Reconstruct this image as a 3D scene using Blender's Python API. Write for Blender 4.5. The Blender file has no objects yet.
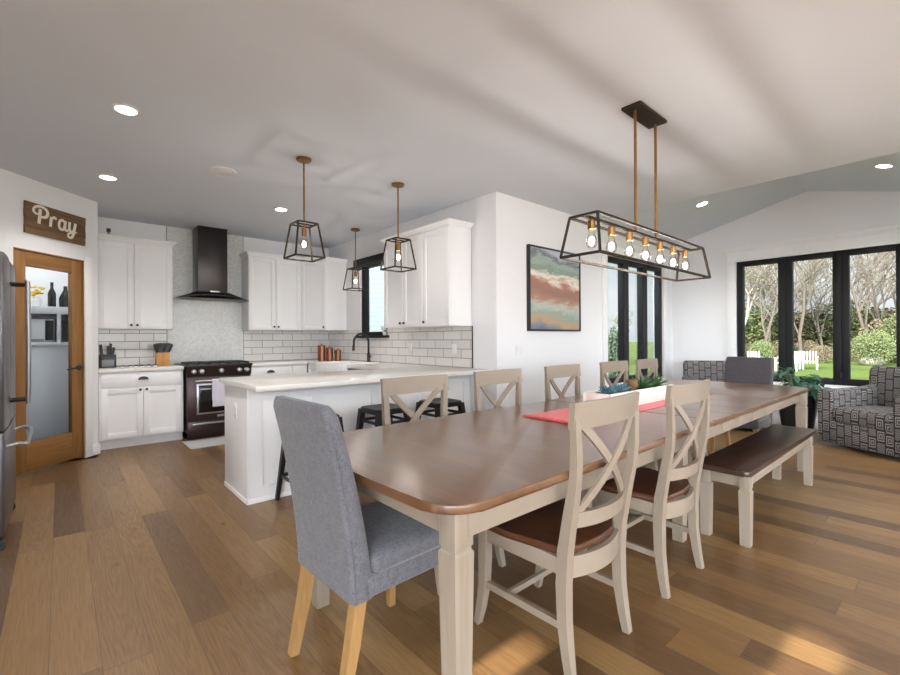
import bpy, bmesh, math, random
from mathutils import Vector, Matrix
R = math.radians
PI = math.pi
sc = bpy.context.scene
COL = sc.collection

# ------------------------------------------------------------------ nodes / materials
class NT:
    def __init__(s, tree):
        s.t = tree; s.n = tree.nodes; s.l = tree.links
    def node(s, typ, **kw):
        nd = s.n.new(typ)
        for k, v in kw.items():
            setattr(nd, k, v)
        return nd
    def put(s, sock, v):
        if v is None: return
        if hasattr(v, 'is_linked') or isinstance(v, bpy.types.NodeSocket):
            s.l.new(v, sock)
        else:
            if isinstance(v, (tuple, list)) and len(v) == 3 and sock.type == 'RGBA':
                v = (*v, 1)
            sock.default_value = v
    def m(s, op, a, b=None, c=None, clamp=False):
        nd = s.node('ShaderNodeMath', operation=op, use_clamp=clamp)
        for i, v in enumerate((a, b, c)):
            s.put(nd.inputs[i], v) if v is not None else None
        return nd.outputs[0]
    def noise(s, vec, scale, detail=3, rough=.55, dist=0):
        nd = s.node('ShaderNodeTexNoise')
        s.put(nd.inputs['Vector'], vec); nd.inputs['Scale'].default_value = scale
        nd.inputs['Detail'].default_value = detail; nd.inputs['Roughness'].default_value = rough
        nd.inputs['Distortion'].default_value = dist
        return nd.outputs['Fac']
    def ramp(s, fac, stops, interp='LINEAR'):
        nd = s.node('ShaderNodeValToRGB'); cr = nd.color_ramp; cr.interpolation = interp
        while len(cr.elements) < len(stops): cr.elements.new(.5)
        for e, (p, c) in zip(cr.elements, stops):
            e.position = p; e.color = (*c, 1) if len(c) == 3 else c
        s.put(nd.inputs[0], fac)
        return nd.outputs[0]
    def mix(s, fac, a, b, mode='MIX'):
        nd = s.node('ShaderNodeMix', data_type='RGBA', blend_type=mode)
        s.put(nd.inputs[0], fac); s.put(nd.inputs[6], a); s.put(nd.inputs[7], b)
        return nd.outputs[2]
    def mapping(s, vec, scale=(1, 1, 1), loc=(0, 0, 0)):
        nd = s.node('ShaderNodeMapping')
        s.put(nd.inputs[0], vec); nd.inputs['Scale'].default_value = scale; nd.inputs['Location'].default_value = loc
        return nd.outputs[0]
    def coord(s, which='Object'):
        return s.node('ShaderNodeTexCoord').outputs[which]
    def xyz(s, vec):
        nd = s.node('ShaderNodeSeparateXYZ'); s.put(nd.inputs[0], vec); return nd.outputs
    def comb(s, x, y, z=0.0):
        nd = s.node('ShaderNodeCombineXYZ')
        for i, v in enumerate((x, y, z)): s.put(nd.inputs[i], v)
        return nd.outputs[0]
    def bump(s, h, strength=.3, dist=.01):
        nd = s.node('ShaderNodeBump'); nd.inputs['Strength'].default_value = strength
        nd.inputs['Distance'].default_value = dist; s.put(nd.inputs['Height'], h)
        return nd.outputs[0]

def srgb(r, g, b):
    f = lambda c: (c / 255 / 12.92) if c / 255 <= .04045 else ((c / 255 + .055) / 1.055) ** 2.4
    return (f(r), f(g), f(b))

def newmat(name):
    mt = bpy.data.materials.new(name); mt.use_nodes = True
    t = NT(mt.node_tree)
    return mt, t, t.n['Principled BSDF']

def plain(name, col, rough=.5, metal=0, spec=.5, var=.06, vscale=6, bump=0, bscale=200, coat=0):
    mt, t, b = newmat(name)
    oc = t.coord()
    n = t.noise(oc, vscale, 3)
    lo = tuple(c * (1 - var) for c in col); hi = tuple(min(1, c * (1 + var)) for c in col)
    t.put(b.inputs['Base Color'], t.ramp(n, [(.3, lo), (.7, hi)]))
    b.inputs['Roughness'].default_value = rough; b.inputs['Metallic'].default_value = metal
    b.inputs['Specular IOR Level'].default_value = spec; b.inputs['Coat Weight'].default_value = coat
    if bump:
        t.put(b.inputs['Normal'], t.bump(t.noise(oc, bscale, 2), bump, .002))
    return mt

def wood(name, c1, c2, rough=.4, along=1, scale=1.0, coat=0, spec=.5, bump=.02):
    """stained wood, grain running along one object axis"""
    mt, t, b = newmat(name)
    sc3 = [14 * scale] * 3; sc3[along] = 1.1 * scale
    v = t.mapping(t.coord(), tuple(sc3))
    n1 = t.noise(v, 1.0, 4, .6, 1.2)
    sc3 = [90 * scale] * 3; sc3[along] = 4 * scale
    n2 = t.noise(t.mapping(t.coord(), tuple(sc3)), 1.0, 3, .6)
    f = t.m('ADD', t.m('MULTIPLY', n1, .7), t.m('MULTIPLY', n2, .3))
    t.put(b.inputs['Base Color'], t.ramp(f, [(.32, c1), (.68, c2)]))
    b.inputs['Roughness'].default_value = rough; b.inputs['Coat Weight'].default_value = coat
    b.inputs['Coat Roughness'].default_value = .28; b.inputs['Specular IOR Level'].default_value = spec
    if bump: t.put(b.inputs['Normal'], t.bump(n2, bump, .001))
    return mt

def floor_material():
    mt, t, b = newmat('oak plank floor')
    x, y, z = t.xyz(t.coord())
    W, L = .155, 1.6
    u = t.m('DIVIDE', t.m('ADD', x, .038), W)
    iu = t.m('FLOOR', u); fu = t.m('FRACT', u)
    wn = t.node('ShaderNodeTexWhiteNoise', noise_dimensions='1D'); t.put(wn.inputs['W'], iu)
    v = t.m('DIVIDE', t.m('ADD', y, t.m('MULTIPLY', wn.outputs['Value'], 7.3)), L)
    iv = t.m('FLOOR', v); fv = t.m('FRACT', v)
    w2 = t.node('ShaderNodeTexWhiteNoise', noise_dimensions='2D'); t.put(w2.inputs['Vector'], t.comb(iu, iv))
    rnd = w2.outputs['Value']
    w3 = t.node('ShaderNodeTexWhiteNoise', noise_dimensions='2D'); t.put(w3.inputs['Vector'], t.comb(t.m('ADD', iu, 31.7), iv))
    rnd2 = w3.outputs['Value']
    base = t.ramp(rnd, [(0, srgb(104, 78, 52)), (.22, srgb(120, 91, 60)), (.45, srgb(134, 104, 68)), (.62, srgb(148, 117, 77)), (.8, srgb(130, 98, 60)), (1, srgb(156, 125, 83))])
    gv = t.comb(t.m('ADD', t.m('MULTIPLY', x, 26), t.m('MULTIPLY', rnd, 57)), t.m('ADD', t.m('MULTIPLY', y, 2.2), t.m('MULTIPLY', rnd2, 91)), 0.0)
    g1 = t.noise(gv, 1.0, 4, .6, 1.6)
    gv2 = t.comb(t.m('ADD', t.m('MULTIPLY', x, 160), t.m('MULTIPLY', rnd, 57)), t.m('ADD', t.m('MULTIPLY', y, 5), t.m('MULTIPLY', rnd2, 91)), 0.0)
    g2 = t.noise(gv2, 1.0, 3, .6)
    # cathedral grain
    wv = t.node('ShaderNodeTexWave', wave_type='RINGS', rings_direction='SPHERICAL')
    cv = t.comb(t.m('MULTIPLY', t.m('SUBTRACT', fu, t.m('ADD', .2, t.m('MULTIPLY', rnd2, .6))), 2.2), t.m('MULTIPLY', t.m('SUBTRACT', fv, rnd), 2.1), 0.0)
    t.put(wv.inputs['Vector'], cv); wv.inputs['Scale'].default_value = 1.7; wv.inputs['Distortion'].default_value = 7.0
    wv.inputs['Detail'].default_value = 3; wv.inputs['Detail Scale'].default_value = 1.5
    c = t.mix(t.m('MULTIPLY', g1, .55), base, t.mix(1.0, base, (.55, .5, .45), 'MULTIPLY'))
    c = t.mix(t.m('MULTIPLY', t.m('POWER', wv.outputs['Fac'], 1.5), t.m('MULTIPLY', t.m('GREATER_THAN', rnd2, .45), .3)), c, t.mix(1.0, c, (.5, .43, .36), 'MULTIPLY'))
    c = t.mix(t.ramp(g2, [(.45, (0, 0, 0)), (.7, (.6, .6, .6))]), c, t.mix(1.0, c, (.6, .53, .47), 'MULTIPLY'))
    knot = t.node('ShaderNodeTexVoronoi'); knot.inputs['Scale'].default_value = 1.9
    t.put(knot.inputs['Vector'], t.comb(t.m('MULTIPLY', x, 1.7), y))
    kf = t.ramp(knot.outputs['Distance'], [(.025, (.8, .8, .8)), (.07, (0, 0, 0))])
    c = t.mix(kf, c, t.mix(1.0, c, (.35, .28, .22), 'MULTIPLY'))
    # seams
    sx = t.m('MINIMUM', fu, t.m('SUBTRACT', 1.0, fu)); sy = t.m('MINIMUM', fv, t.m('SUBTRACT', 1.0, fv))
    seam = t.m('MAXIMUM', t.m('LESS_THAN', sx, .010), t.m('LESS_THAN', sy, .0013))
    c = t.mix(t.m('MULTIPLY', seam, .6), c, (.06, .045, .03, 1))
    t.put(b.inputs['Base Color'], c)
    t.put(b.inputs['Roughness'], t.ramp(g1, [(.2, (.3, .3, .3)), (.8, (.44, .44, .44))]))
    b.inputs['Specular IOR Level'].default_value = .45
    h = t.m('SUBTRACT', t.m('MULTIPLY', g2, .3), seam)
    t.put(b.inputs['Normal'], t.bump(h, .18, .003))
    return mt

def tile_material(axis):
    """4x12 white subway tile, dark grout; axis = horizontal object axis of the wall"""
    mt, t, b = newmat('subway tile')
    x, y, z = t.xyz(t.coord())
    h = x if axis == 0 else y
    br = t.node('ShaderNodeTexBrick', offset=.5, squash=1.0)
    t.put(br.inputs['Vector'], t.comb(h, t.m('SUBTRACT', z, .916)))
    br.inputs['Scale'].default_value = 1; br.inputs['Brick Width'].default_value = .305
    br.inputs['Row Height'].default_value = .1015; br.inputs['Mortar Size'].default_value = .0034
    br.inputs['Mortar Smooth'].default_value = .1
    br.inputs['Color1'].default_value = (*srgb(224, 221, 218), 1); br.inputs['Color2'].default_value = (*srgb(216, 213, 209), 1)
    br.inputs['Mortar'].default_value = (*srgb(112, 106, 102), 1)
    t.put(b.inputs['Base Color'], br.outputs['Color'])
    t.put(b.inputs['Roughness'], t.m('ADD', .12, t.m('MULTIPLY', br.outputs['Fac'], .6)))
    t.put(b.inputs['Normal'], t.bump(t.m('MULTIPLY', br.outputs['Fac'], -1.0), .4, .003))
    return mt

def mosaic_material():
    mt, t, b = newmat('pearl mosaic tile')
    x, y, z = t.xyz(t.coord())
    v = t.comb(t.m('MULTIPLY', t.m('ADD', x, z), 1.0), t.m('MULTIPLY', t.m('SUBTRACT', z, x), 1.0), 0.0)
    br = t.node('ShaderNodeTexBrick', offset=.5)
    t.put(br.inputs['Vector'], v); br.inputs['Scale'].default_value = 1
    br.inputs['Brick Width'].default_value = .05; br.inputs['Row Height'].default_value = .022; br.inputs['Mortar Size'].default_value = .0016
    br.inputs['Color1'].default_value = (*srgb(226, 226, 224), 1); br.inputs['Color2'].default_value = (*srgb(206, 207, 206), 1)
    br.inputs['Mortar'].default_value = (*srgb(196, 196, 195), 1)
    t.put(b.inputs['Base Color'], br.outputs['Color'])
    vo = t.node('ShaderNodeTexVoronoi'); vo.inputs['Scale'].default_value = 42; t.put(vo.inputs['Vector'], t.coord())
    b.inputs['Roughness'].default_value = .13
    nb = t.bump(vo.outputs['Distance'], .10, .01)
    t.put(b.inputs['Normal'], nb)
    return mt

def fabric(name, c1, c2, scale=1.0):
    mt, t, b = newmat(name)
    oc = t.coord()
    a = t.noise(t.mapping(oc, (420 * scale, 420 * scale, 60 * scale)), 1, 2)
    c = t.noise(t.mapping(oc, (60 * scale, 60 * scale, 420 * scale)), 1, 2)
    d = t.noise(oc, 30, 3)
    f = t.m('ADD', t.m('ADD', t.m('MULTIPLY', a, .4), t.m('MULTIPLY', c, .4)), t.m('MULTIPLY', d, .2))
    t.put(b.inputs['Base Color'], t.ramp(f, [(.35, c1), (.65, c2)]))
    b.inputs['Roughness'].default_value = .9; b.inputs['Sheen Weight'].default_value = .25
    b.inputs['Specular IOR Level'].default_value = .2
    t.put(b.inputs['Normal'], t.bump(f, .25, .002))
    return mt

def tribal_material():
    """dark upholstery woven with light blocks, nested squares and zigzags"""
    mt, t, b = newmat('patterned upholstery')
    tc = t.node('ShaderNodeTexCoord')
    x, y, z = t.xyz(tc.outputs['Object']); nx, ny, nz = t.xyz(tc.outputs['Normal'])
    ax, ay, az = t.m('ABSOLUTE', nx), t.m('ABSOLUTE', ny), t.m('ABSOLUTE', nz)
    side = t.m('GREATER_THAN', ax, ay); top = t.m('GREATER_THAN', az, t.m('MAXIMUM', ax, ay))
    sel = lambda f, a, c: t.m('ADD', t.m('MULTIPLY', f, c), t.m('MULTIPLY', t.m('SUBTRACT', 1.0, f), a))
    u = sel(top, sel(side, x, y), x); v = sel(top, z, y)
    U = t.m('DIVIDE', u, .078); V0 = t.m('DIVIDE', v, .125)
    iu = t.m('FLOOR', U); fu = t.m('FRACT', U)
    V = t.m('ADD', V0, t.m('MULTIPLY', t.m('MODULO', t.m('ABSOLUTE', iu), 3.0), .37))
    iv = t.m('FLOOR', V); fv = t.m('FRACT', V)
    wn = t.node('ShaderNodeTexWhiteNoise', noise_dimensions='2D'); t.put(wn.inputs['Vector'], t.comb(iu, iv)); r = wn.outputs['Value']
    du = t.m('ABSOLUTE', t.m('SUBTRACT', fu, .5)); dv = t.m('ABSOLUTE', t.m('SUBTRACT', fv, .5))
    cheb = t.m('MAXIMUM', du, dv)
    rings = t.m('GREATER_THAN', t.m('FRACT', t.m('MULTIPLY', cheb, 5.0)), .48)
    zig = t.m('GREATER_THAN', t.m('FRACT', t.m('MULTIPLY', t.m('ADD', fv, t.m('MULTIPLY', t.m('PINGPONG', t.m('MULTIPLY', fu, 3.0), .5), .35)), 6.0)), .5)
    bars = t.m('GREATER_THAN', t.m('FRACT', t.m('MULTIPLY', fv, 7.0)), .45)
    pat = sel(t.m('GREATER_THAN', r, .62), sel(t.m('GREATER_THAN', r, .3), bars, zig), rings)
    border = t.m('MAXIMUM', t.m('GREATER_THAN', du, .43), t.m('GREATER_THAN', dv, .45))
    pat = t.m('MULTIPLY', pat, t.m('SUBTRACT', 1.0, border))
    wv = t.noise(tc.outputs['Object'], 260, 2)
    light = t.ramp(wv, [(.35, srgb(112, 108, 106)), (.65, srgb(156, 152, 148))])
    dark = t.ramp(wv, [(.35, srgb(40, 38, 42)), (.65, srgb(66, 62, 66))])
    t.put(b.inputs['Base Color'], t.mix(pat, dark, light))
    b.inputs['Roughness'].default_value = .9; b.inputs['Specular IOR Level'].default_value = .2
    t.put(b.inputs['Normal'], t.bump(wv, .2, .002))
    return mt

def emit(name, col, strength):
    mt, t, b = newmat(name)
    b.inputs['Base Color'].default_value = (*col, 1)
    b.inputs['Emission Color'].default_value = (*col, 1); b.inputs['Emission Strength'].default_value = strength
    return mt

def glass_material(name, tint=(1, 1, 1), refl=.06, rough=0.0):
    mt, t, b = newmat(name); t.n.remove(b)
    tr = t.node('ShaderNodeBsdfTransparent'); tr.inputs[0].default_value = (*tint, 1)
    gl = t.node('ShaderNodeBsdfGlossy'); gl.inputs['Roughness'].default_value = rough
    lw = t.node('ShaderNodeLayerWeight'); lw.inputs[0].default_value = .10
    f = t.m('MULTIPLY', lw.outputs['Fresnel'], refl * 8, clamp=True)
    mx = t.node('ShaderNodeMixShader'); t.put(mx.inputs[0], f)
    t.l.new(tr.outputs[0], mx.inputs[1]); t.l.new(gl.outputs[0], mx.inputs[2])
    t.l.new(mx.outputs[0], t.n['Material Output'].inputs['Surface'])
    return mt

def painting_material():
    mt, t, b = newmat('abstract painting')
    x, y, z = t.xyz(t.coord())
    n = t.noise(t.comb(t.m('MULTIPLY', x, 1.6), 0.0, t.m('MULTIPLY', z, 3.5)), 1.5, 6, .62, .6)
    n2 = t.noise(t.comb(t.m('MULTIPLY', x, 2.5), 3.0, t.m('MULTIPLY', z, 14)), 1.5, 5, .6, .4)
    v = t.m('ADD', t.m('DIVIDE', z, .95), t.m('ADD', t.m('MULTIPLY', t.m('SUBTRACT', n, .5), .34), t.m('ADD', t.m('MULTIPLY', t.m('SUBTRACT', n2, .5), .16), t.m('MULTIPLY', x, .10))))
    c = t.ramp(v, [(.02, srgb(104, 112, 132)), (.10, srgb(132, 136, 146)), (.17, srgb(190, 150, 112)), (.24, srgb(142, 162, 150)), (.33, srgb(184, 190, 180)), (.41, srgb(172, 132, 112)),
                   (.52, srgb(150, 116, 106)), (.62, srgb(168, 118, 102)), (.70, srgb(234, 226, 212)), (.77, srgb(130, 148, 136)), (.86, srgb(160, 174, 164)), (.91, srgb(106, 112, 120)), (.99, srgb(184, 188, 196))])
    t.put(b.inputs['Base Color'], c); b.inputs['Roughness'].default_value = .45
    t.put(b.inputs['Normal'], t.bump(n2, .15, .003))
    return mt

M = {}
M['floor'] = floor_material()
M['wall'] = plain('white wall paint', srgb(229, 229, 231), .6, var=.008, vscale=2, bump=.05, bscale=300, spec=.3)
M['ceiling'] = plain('ceiling paint', srgb(212, 217, 225), .8, var=.012, vscale=1.2, bump=.15, bscale=90, spec=.2)
M['trim'] = plain('white trim paint', srgb(236, 236, 237), .35, var=.008)
M['cab'] = plain('white cabinet lacquer', srgb(235, 235, 236), .35, var=.006)
M['quartz'] = plain('white quartz', srgb(226, 223, 219), .14, var=.012, vscale=9, spec=.5)
M['blackmetal'] = plain('matte black metal', (.018, .018, .02), .4, metal=.3, var=.1)
M['blackframe'] = plain('black window frame', (.012, .0125, .014), .55, spec=.25, var=.1)
M['black'] = plain('black plastic', (.015, .015, .016), .35, var=.1)
M['blackglass'] = plain('black glass', (.006, .006, .007), .06, var=.1, spec=.6)
M['bsteel'] = plain('black stainless', srgb(74, 62, 62), .32, metal=.85, var=.05)
M['hoodsteel'] = plain('dark hood steel', srgb(62, 58, 58), .3, metal=.85, var=.05)
M['steel'] = plain('brushed steel', srgb(176, 176, 180), .3, metal=.95, var=.05)
M['fridge'] = plain('dark stainless', srgb(128, 126, 132), .33, metal=.9, var=.04)
M['fridgeside'] = plain('charcoal cabinet side', srgb(92, 92, 98), .5, var=.04)
M['brass'] = plain('aged brass', srgb(146, 110, 68), .36, metal=.9, var=.12, vscale=30)
M['bronze'] = plain('dark bronze', srgb(50, 43, 36), .7, metal=.2, spec=.25, var=.15, vscale=30)
M['bulb'] = emit('bulb glow', (1, .95, .9), 340)
M['bulbglass'] = glass_material('bulb glass', (1, .97, .92), .12)
M['canlens'] = emit('downlight lens', (1, .93, .82), 26)
M['glass'] = glass_material('window glass', (.97, .99, .985), .035)
M['doorglass'] = glass_material('pantry door glass', (.80, .84, .87), .2)
M['chair'] = plain('taupe painted wood', srgb(142, 130, 116), .42, var=.035, vscale=9)
M['chairw'] = wood('taupe glazed wood', srgb(136, 125, 111), srgb(154, 143, 129), .42, along=2)
M['seat'] = wood('dark brown seat', srgb(56, 33, 22), srgb(92, 56, 36), .3, along=1, coat=.3)
M['benchtop'] = wood('espresso bench top', srgb(44, 30, 24), srgb(68, 46, 36), .29, along=0, coat=.3)
M['tabletop'] = wood('warm brown table top', srgb(84, 57, 38), srgb(122, 86, 58), .28, along=1, scale=.55, coat=.55, bump=0)
M['fabric'] = fabric('blue grey fabric', srgb(72, 73, 79), srgb(114, 114, 120))
M['fabricdark'] = fabric('dark grey fabric', srgb(58, 56, 60), srgb(84, 81, 85))
M['oakleg'] = wood('oak leg', srgb(142, 108, 66), srgb(170, 134, 88), .4, along=2)
M['tribal'] = tribal_material()
M['doorwood'] = wood('stained alder door', srgb(122, 84, 44), srgb(160, 116, 66), .38, along=2)
M['doorwoodh'] = wood('stained alder rail', srgb(120, 82, 42), srgb(156, 112, 62), .38, along=0)
M['signwood'] = wood('rustic sign board', srgb(84, 62, 40), srgb(126, 98, 66), .7, along=0)
M['signtext'] = plain('cream lettering', srgb(222, 214, 200), .6)
M['blockwood'] = wood('light block wood', srgb(178, 120, 58), srgb(206, 150, 84), .45, along=2)
M['boardwood'] = wood('cutting board wood', srgb(120, 78, 52), srgb(160, 110, 76), .5, along=2)
M['boardpale'] = wood('pale board edge wood', srgb(206, 170, 134), srgb(226, 196, 162), .5, along=2)
M['copper'] = plain('brushed copper', srgb(142, 92, 66), .35, metal=.8, var=.08, vscale=20)
M['rattan'] = plain('brown pot', srgb(112, 82, 52), .7, var=.2, vscale=60)
M['runner'] = fabric('coral red cloth', srgb(192, 50, 60), srgb(218, 78, 84))
M['towel'] = fabric('pale lilac towel', srgb(206, 204, 220), srgb(226, 224, 236))
M['mat'] = fabric('grey floor mat', srgb(150, 150, 150), srgb(184, 184, 182))
M['whitewash'] = wood('whitewashed planter', srgb(222, 218, 210), srgb(240, 238, 232), .6, along=0)
M['blueleaf'] = plain('blue green succulent', srgb(86, 122, 138), .5, var=.25, vscale=40)
M['greenleaf'] = plain('deep green leaf', srgb(62, 92, 60), .45, var=.3, vscale=30)
M['plantleaf'] = plain('dark glossy leaf', srgb(44, 82, 62), .35, var=.3, vscale=20)
M['stem'] = plain('green stem', srgb(90, 110, 70), .6)
M['soil'] = plain('potting soil', (.03, .022, .015), .95, var=.3, vscale=80, bump=.5)
M['pot'] = plain('black glazed pot', (.012, .012, .013), .3)
M['outlet'] = plain('white plastic', srgb(226, 226, 226), .35)
M['yellow'] = plain('yellow petals', srgb(232, 196, 44), .6, var=.15, vscale=50)
M['white'] = plain('white ceramic', srgb(238, 238, 238), .25)
M['bottle'] = plain('dark bottle glass', (.015, .018, .016), .12)
M['painting'] = painting_material()
M['siding'] = None
M['bark'] = plain('grey brown bark', srgb(62, 55, 47), .9, var=.25, vscale=4)
M['birch'] = plain('pale bark', srgb(98, 93, 86), .85, var=.15, vscale=6)
M['budleaf'] = plain('spring bud leaves', srgb(84, 82, 48), .8, var=.3, vscale=.6)
M['tanleaf'] = plain('tan dry leaves', srgb(78, 68, 50), .85, var=.25, vscale=.6)
M['shrubleaf'] = plain('yellow green shrub leaves', srgb(66, 76, 38), .8, var=.3, vscale=.8)
M['evergreen'] = plain('evergreen needles', srgb(40, 58, 38), .8, var=.3, vscale=1)
M['gardenwhite'] = plain('white garden paint', srgb(160, 160, 160), .5)
M['stone'] = plain('pale boulder', srgb(110, 105, 97), .9, var=.2, vscale=3, bump=.5, bscale=8)
def grass_material():
    mt, t, b = newmat('lawn grass')
    oc = t.coord()
    n = t.noise(oc, .25, 4); n2 = t.noise(oc, 9, 4)
    f = t.m('ADD', t.m('MULTIPLY', n, .6), t.m('MULTIPLY', n2, .4))
    t.put(b.inputs['Base Color'], t.ramp(f, [(.3, srgb(50, 62, 26)), (.55, srgb(66, 79, 34)), (.75, srgb(82, 92, 44))]))
    b.inputs['Roughness'].default_value = .9; b.inputs['Specular IOR Level'].default_value = .1
    return mt
M['grass'] = grass_material()
def siding_material():
    mt, t, b = newmat('pale lap siding')
    x, y, z = t.xyz(t.coord())
    f = t.m('FRACT', t.m('DIVIDE', z, .18))
    t.put(b.inputs['Base Color'], t.ramp(f, [(0, srgb(46, 52, 54)), (.08, srgb(78, 87, 90)), (1, srgb(90, 98, 101))]))
    b.inputs['Roughness'].default_value = .7
    t.put(b.inputs['Normal'], t.bump(f, .5, .02))
    return mt
M['siding'] = siding_material()

# ------------------------------------------------------------------ mesh builder
class MB:
    def __init__(s): s.bm = bmesh.new()
    def box(s, x0, x1, y0, y1, z0, z1, bev=0, seg=2, mat=None):
        r = bmesh.ops.create_cube(s.bm, size=1)
        vs = r['verts']
        for v in vs:
            v.co = Vector(((x0 + x1) / 2 + v.co.x * (x1 - x0), (y0 + y1) / 2 + v.co.y * (y1 - y0), (z0 + z1) / 2 + v.co.z * (z1 - z0)))
        if mat: 
            for v in vs: v.co = mat @ v.co
        if bev:
            es = list({e for v in vs for e in v.link_edges})
            bmesh.ops.bevel(s.bm, geom=es, offset=bev, segments=seg, affect='EDGES', profile=.5)
        return s
    def frust(s, x0, x1, y0, y1, z0, X0, X1, Y0, Y1, z1):
        b = s.bm
        A = [b.verts.new(p) for p in ((x0, y0, z0), (x1, y0, z0), (x1, y1, z0), (x0, y1, z0))]
        B = [b.verts.new(p) for p in ((X0, Y0, z1), (X1, Y0, z1), (X1, Y1, z1), (X0, Y1, z1))]
        b.faces.new(A[::-1]); b.faces.new(B)
        for i in range(4): b.faces.new((A[i], A[(i + 1) % 4], B[(i + 1) % 4], B[i]))
        return s
    def tube(s, pts, rad, n=8, cap=True, ry=None, up=None):
        """sweep of an ellipse (or a rectangle for n=4 with rect) along pts; rad scalar or list"""
        b = s.bm; pts = [Vector(p) for p in pts]; N = len(pts)
        rr = rad if isinstance(rad, (list, tuple)) else [rad] * N
        rings = []; side = None
        for i, p in enumerate(pts):
            tg = (pts[min(i + 1, N - 1)] - pts[max(i - 1, 0)]).normalized()
            if up is not None: side = tg.cross(Vector(up))
            elif side is None:
                side = tg.cross(Vector((0, 0, 1)))
                if side.length < 1e-3: side = tg.cross(Vector((0, 1, 0)))
            else:
                side = side - tg * side.dot(tg)
            side = side.normalized(); u2 = side.cross(tg).normalized()
            a = rr[i]; c = ry if ry is not None else a
            if isinstance(a, (tuple, list)): a, c = a
            off = PI / 4 if n == 4 else 0; k = math.sqrt(2) if n == 4 else 1
            rings.append([b.verts.new(p + side * (math.cos(2 * PI * j / n + off) * a * k) + u2 * (math.sin(2 * PI * j / n + off) * c * k)) for j in range(n)])
        for i in range(N - 1):
            for j in range(n):
                b.faces.new((rings[i][j], rings[i][(j + 1) % n], rings[i + 1][(j + 1) % n], rings[i + 1][j]))
        if cap:
            b.faces.new(rings[0][::-1]); b.faces.new(rings[-1])
        return s
    def cyl(s, p0, p1, r0, r1=None, n=20): return s.tube([p0, p1], [r0, r0 if r1 is None else r1], n)
    def lathe(s, prof, c=(0, 0, 0), n=28, axis='z'):
        b = s.bm; rings = []
        for r, z in prof:
            ring = []
            for j in range(n):
                a = 2 * PI * j / n; p = (r * math.cos(a), r * math.sin(a), z)
                if axis == 'y': p = (p[0], p[2], p[1])
                if axis == 'x': p = (p[2], p[0], p[1])
                ring.append(b.verts.new(Vector(p) + Vector(c)))
            rings.append(ring)
        for i in range(len(rings) - 1):
            for j in range(n): b.faces.new((rings[i][j], rings[i][(j + 1) % n], rings[i + 1][(j + 1) % n], rings[i + 1][j]))
        b.faces.new(rings[0][::-1]); b.faces.new(rings[-1])
        return s
    def prism(s, poly, z0, z1, bev=0, seg=3, axis='z'):
        """extruded outline; axis = extrusion axis. poly is (x,y) for z, (y,z) for x, (x,z) for y"""
        b = s.bm
        def P(p, h):
            if axis == 'z': return (p[0], p[1], h)
            if axis == 'x': return (h, p[0], p[1])
            return (p[0], h, p[1])
        A = [b.verts.new(P(p, z0)) for p in poly]; B = [b.verts.new(P(p, z1)) for p in poly]
        fa = b.faces.new(A[::-1]); fb = b.faces.new(B); n = len(poly)
        for i in range(n): b.faces.new((A[i], A[(i + 1) % n], B[(i + 1) % n], B[i]))
        if bev:
            es = list(fa.edges) + list(fb.edges)
            bmesh.ops.bevel(b, geom=es, offset=bev, segments=seg, affect='EDGES', profile=.5)
        return s
    def quad(s, *ps):
        s.bm.faces.new([s.bm.verts.new(p) for p in ps]); return s
    def loft(s, rings, close=True):
        b = s.bm; V = [[b.verts.new(p) for p in r] for r in rings]; n = len(V[0])
        for i in range(len(V) - 1):
            for j in range(n): b.faces.new((V[i][j], V[i][(j + 1) % n], V[i + 1][(j + 1) % n], V[i + 1][j]))
        if close: b.faces.new(V[0][::-1]); b.faces.new(V[-1])
        return s
    def sphere(s, c, r, sub=2, scale=(1, 1, 1)):
        bmesh.ops.create_icosphere(s.bm, subdivisions=sub, radius=r, matrix=Matrix.Translation(c) @ Matrix.Diagonal((*scale, 1)))
        return s
    def build(s, name, mat, parent=None, smooth=True, angle=28, loc=None, rot=None):
        bmesh.ops.recalc_face_normals(s.bm, faces=s.bm.faces[:])
        me = bpy.data.meshes.new(name); s.bm.to_mesh(me); s.bm.free()
        me.materials.append(M[mat] if isinstance(mat, str) else mat)
        if smooth:
            me.polygons.foreach_set('use_smooth', [len(p.vertices) <= 6 for p in me.polygons])
            me.set_sharp_from_angle(angle=R(angle))
        o = bpy.data.objects.new(name, me); COL.objects.link(o)
        if parent: o.parent = parent
        if loc: o.location = loc
        if rot: o.rotation_euler = rot
        return o

def tag(o, label, cat, group=None, kind=None):
    o['label'] = label; o['category'] = cat
    if group: o['group'] = group
    if kind: o['kind'] = kind
    return o
def thing(name, label, cat, loc=(0, 0, 0), rz=0, group=None):
    o = bpy.data.objects.new(name, None); COL.objects.link(o)
    o.empty_display_size = .1; o.location = loc; o.rotation_euler = (0, 0, rz)
    return tag(o, label, cat, group)
def struct(o, label=None, cat=None):
    o['kind'] = 'structure'
    if label: o['label'] = label
    if cat: o['category'] = cat
    return o
def dup(root, loc, rz=None, label=None, scale=None):
    r = root.copy(); COL.objects.link(r); r.location = loc
    if rz is not None: r.rotation_euler = (0, 0, rz)
    if scale: r.scale = scale if isinstance(scale, tuple) else (scale,) * 3
    if label: r['label'] = label
    for ch in list(root.children):
        c = ch.copy(); COL.objects.link(c); c.parent = r
        for g in list(ch.children):
            d = g.copy(); COL.objects.link(d); d.parent = c
    return r

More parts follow.
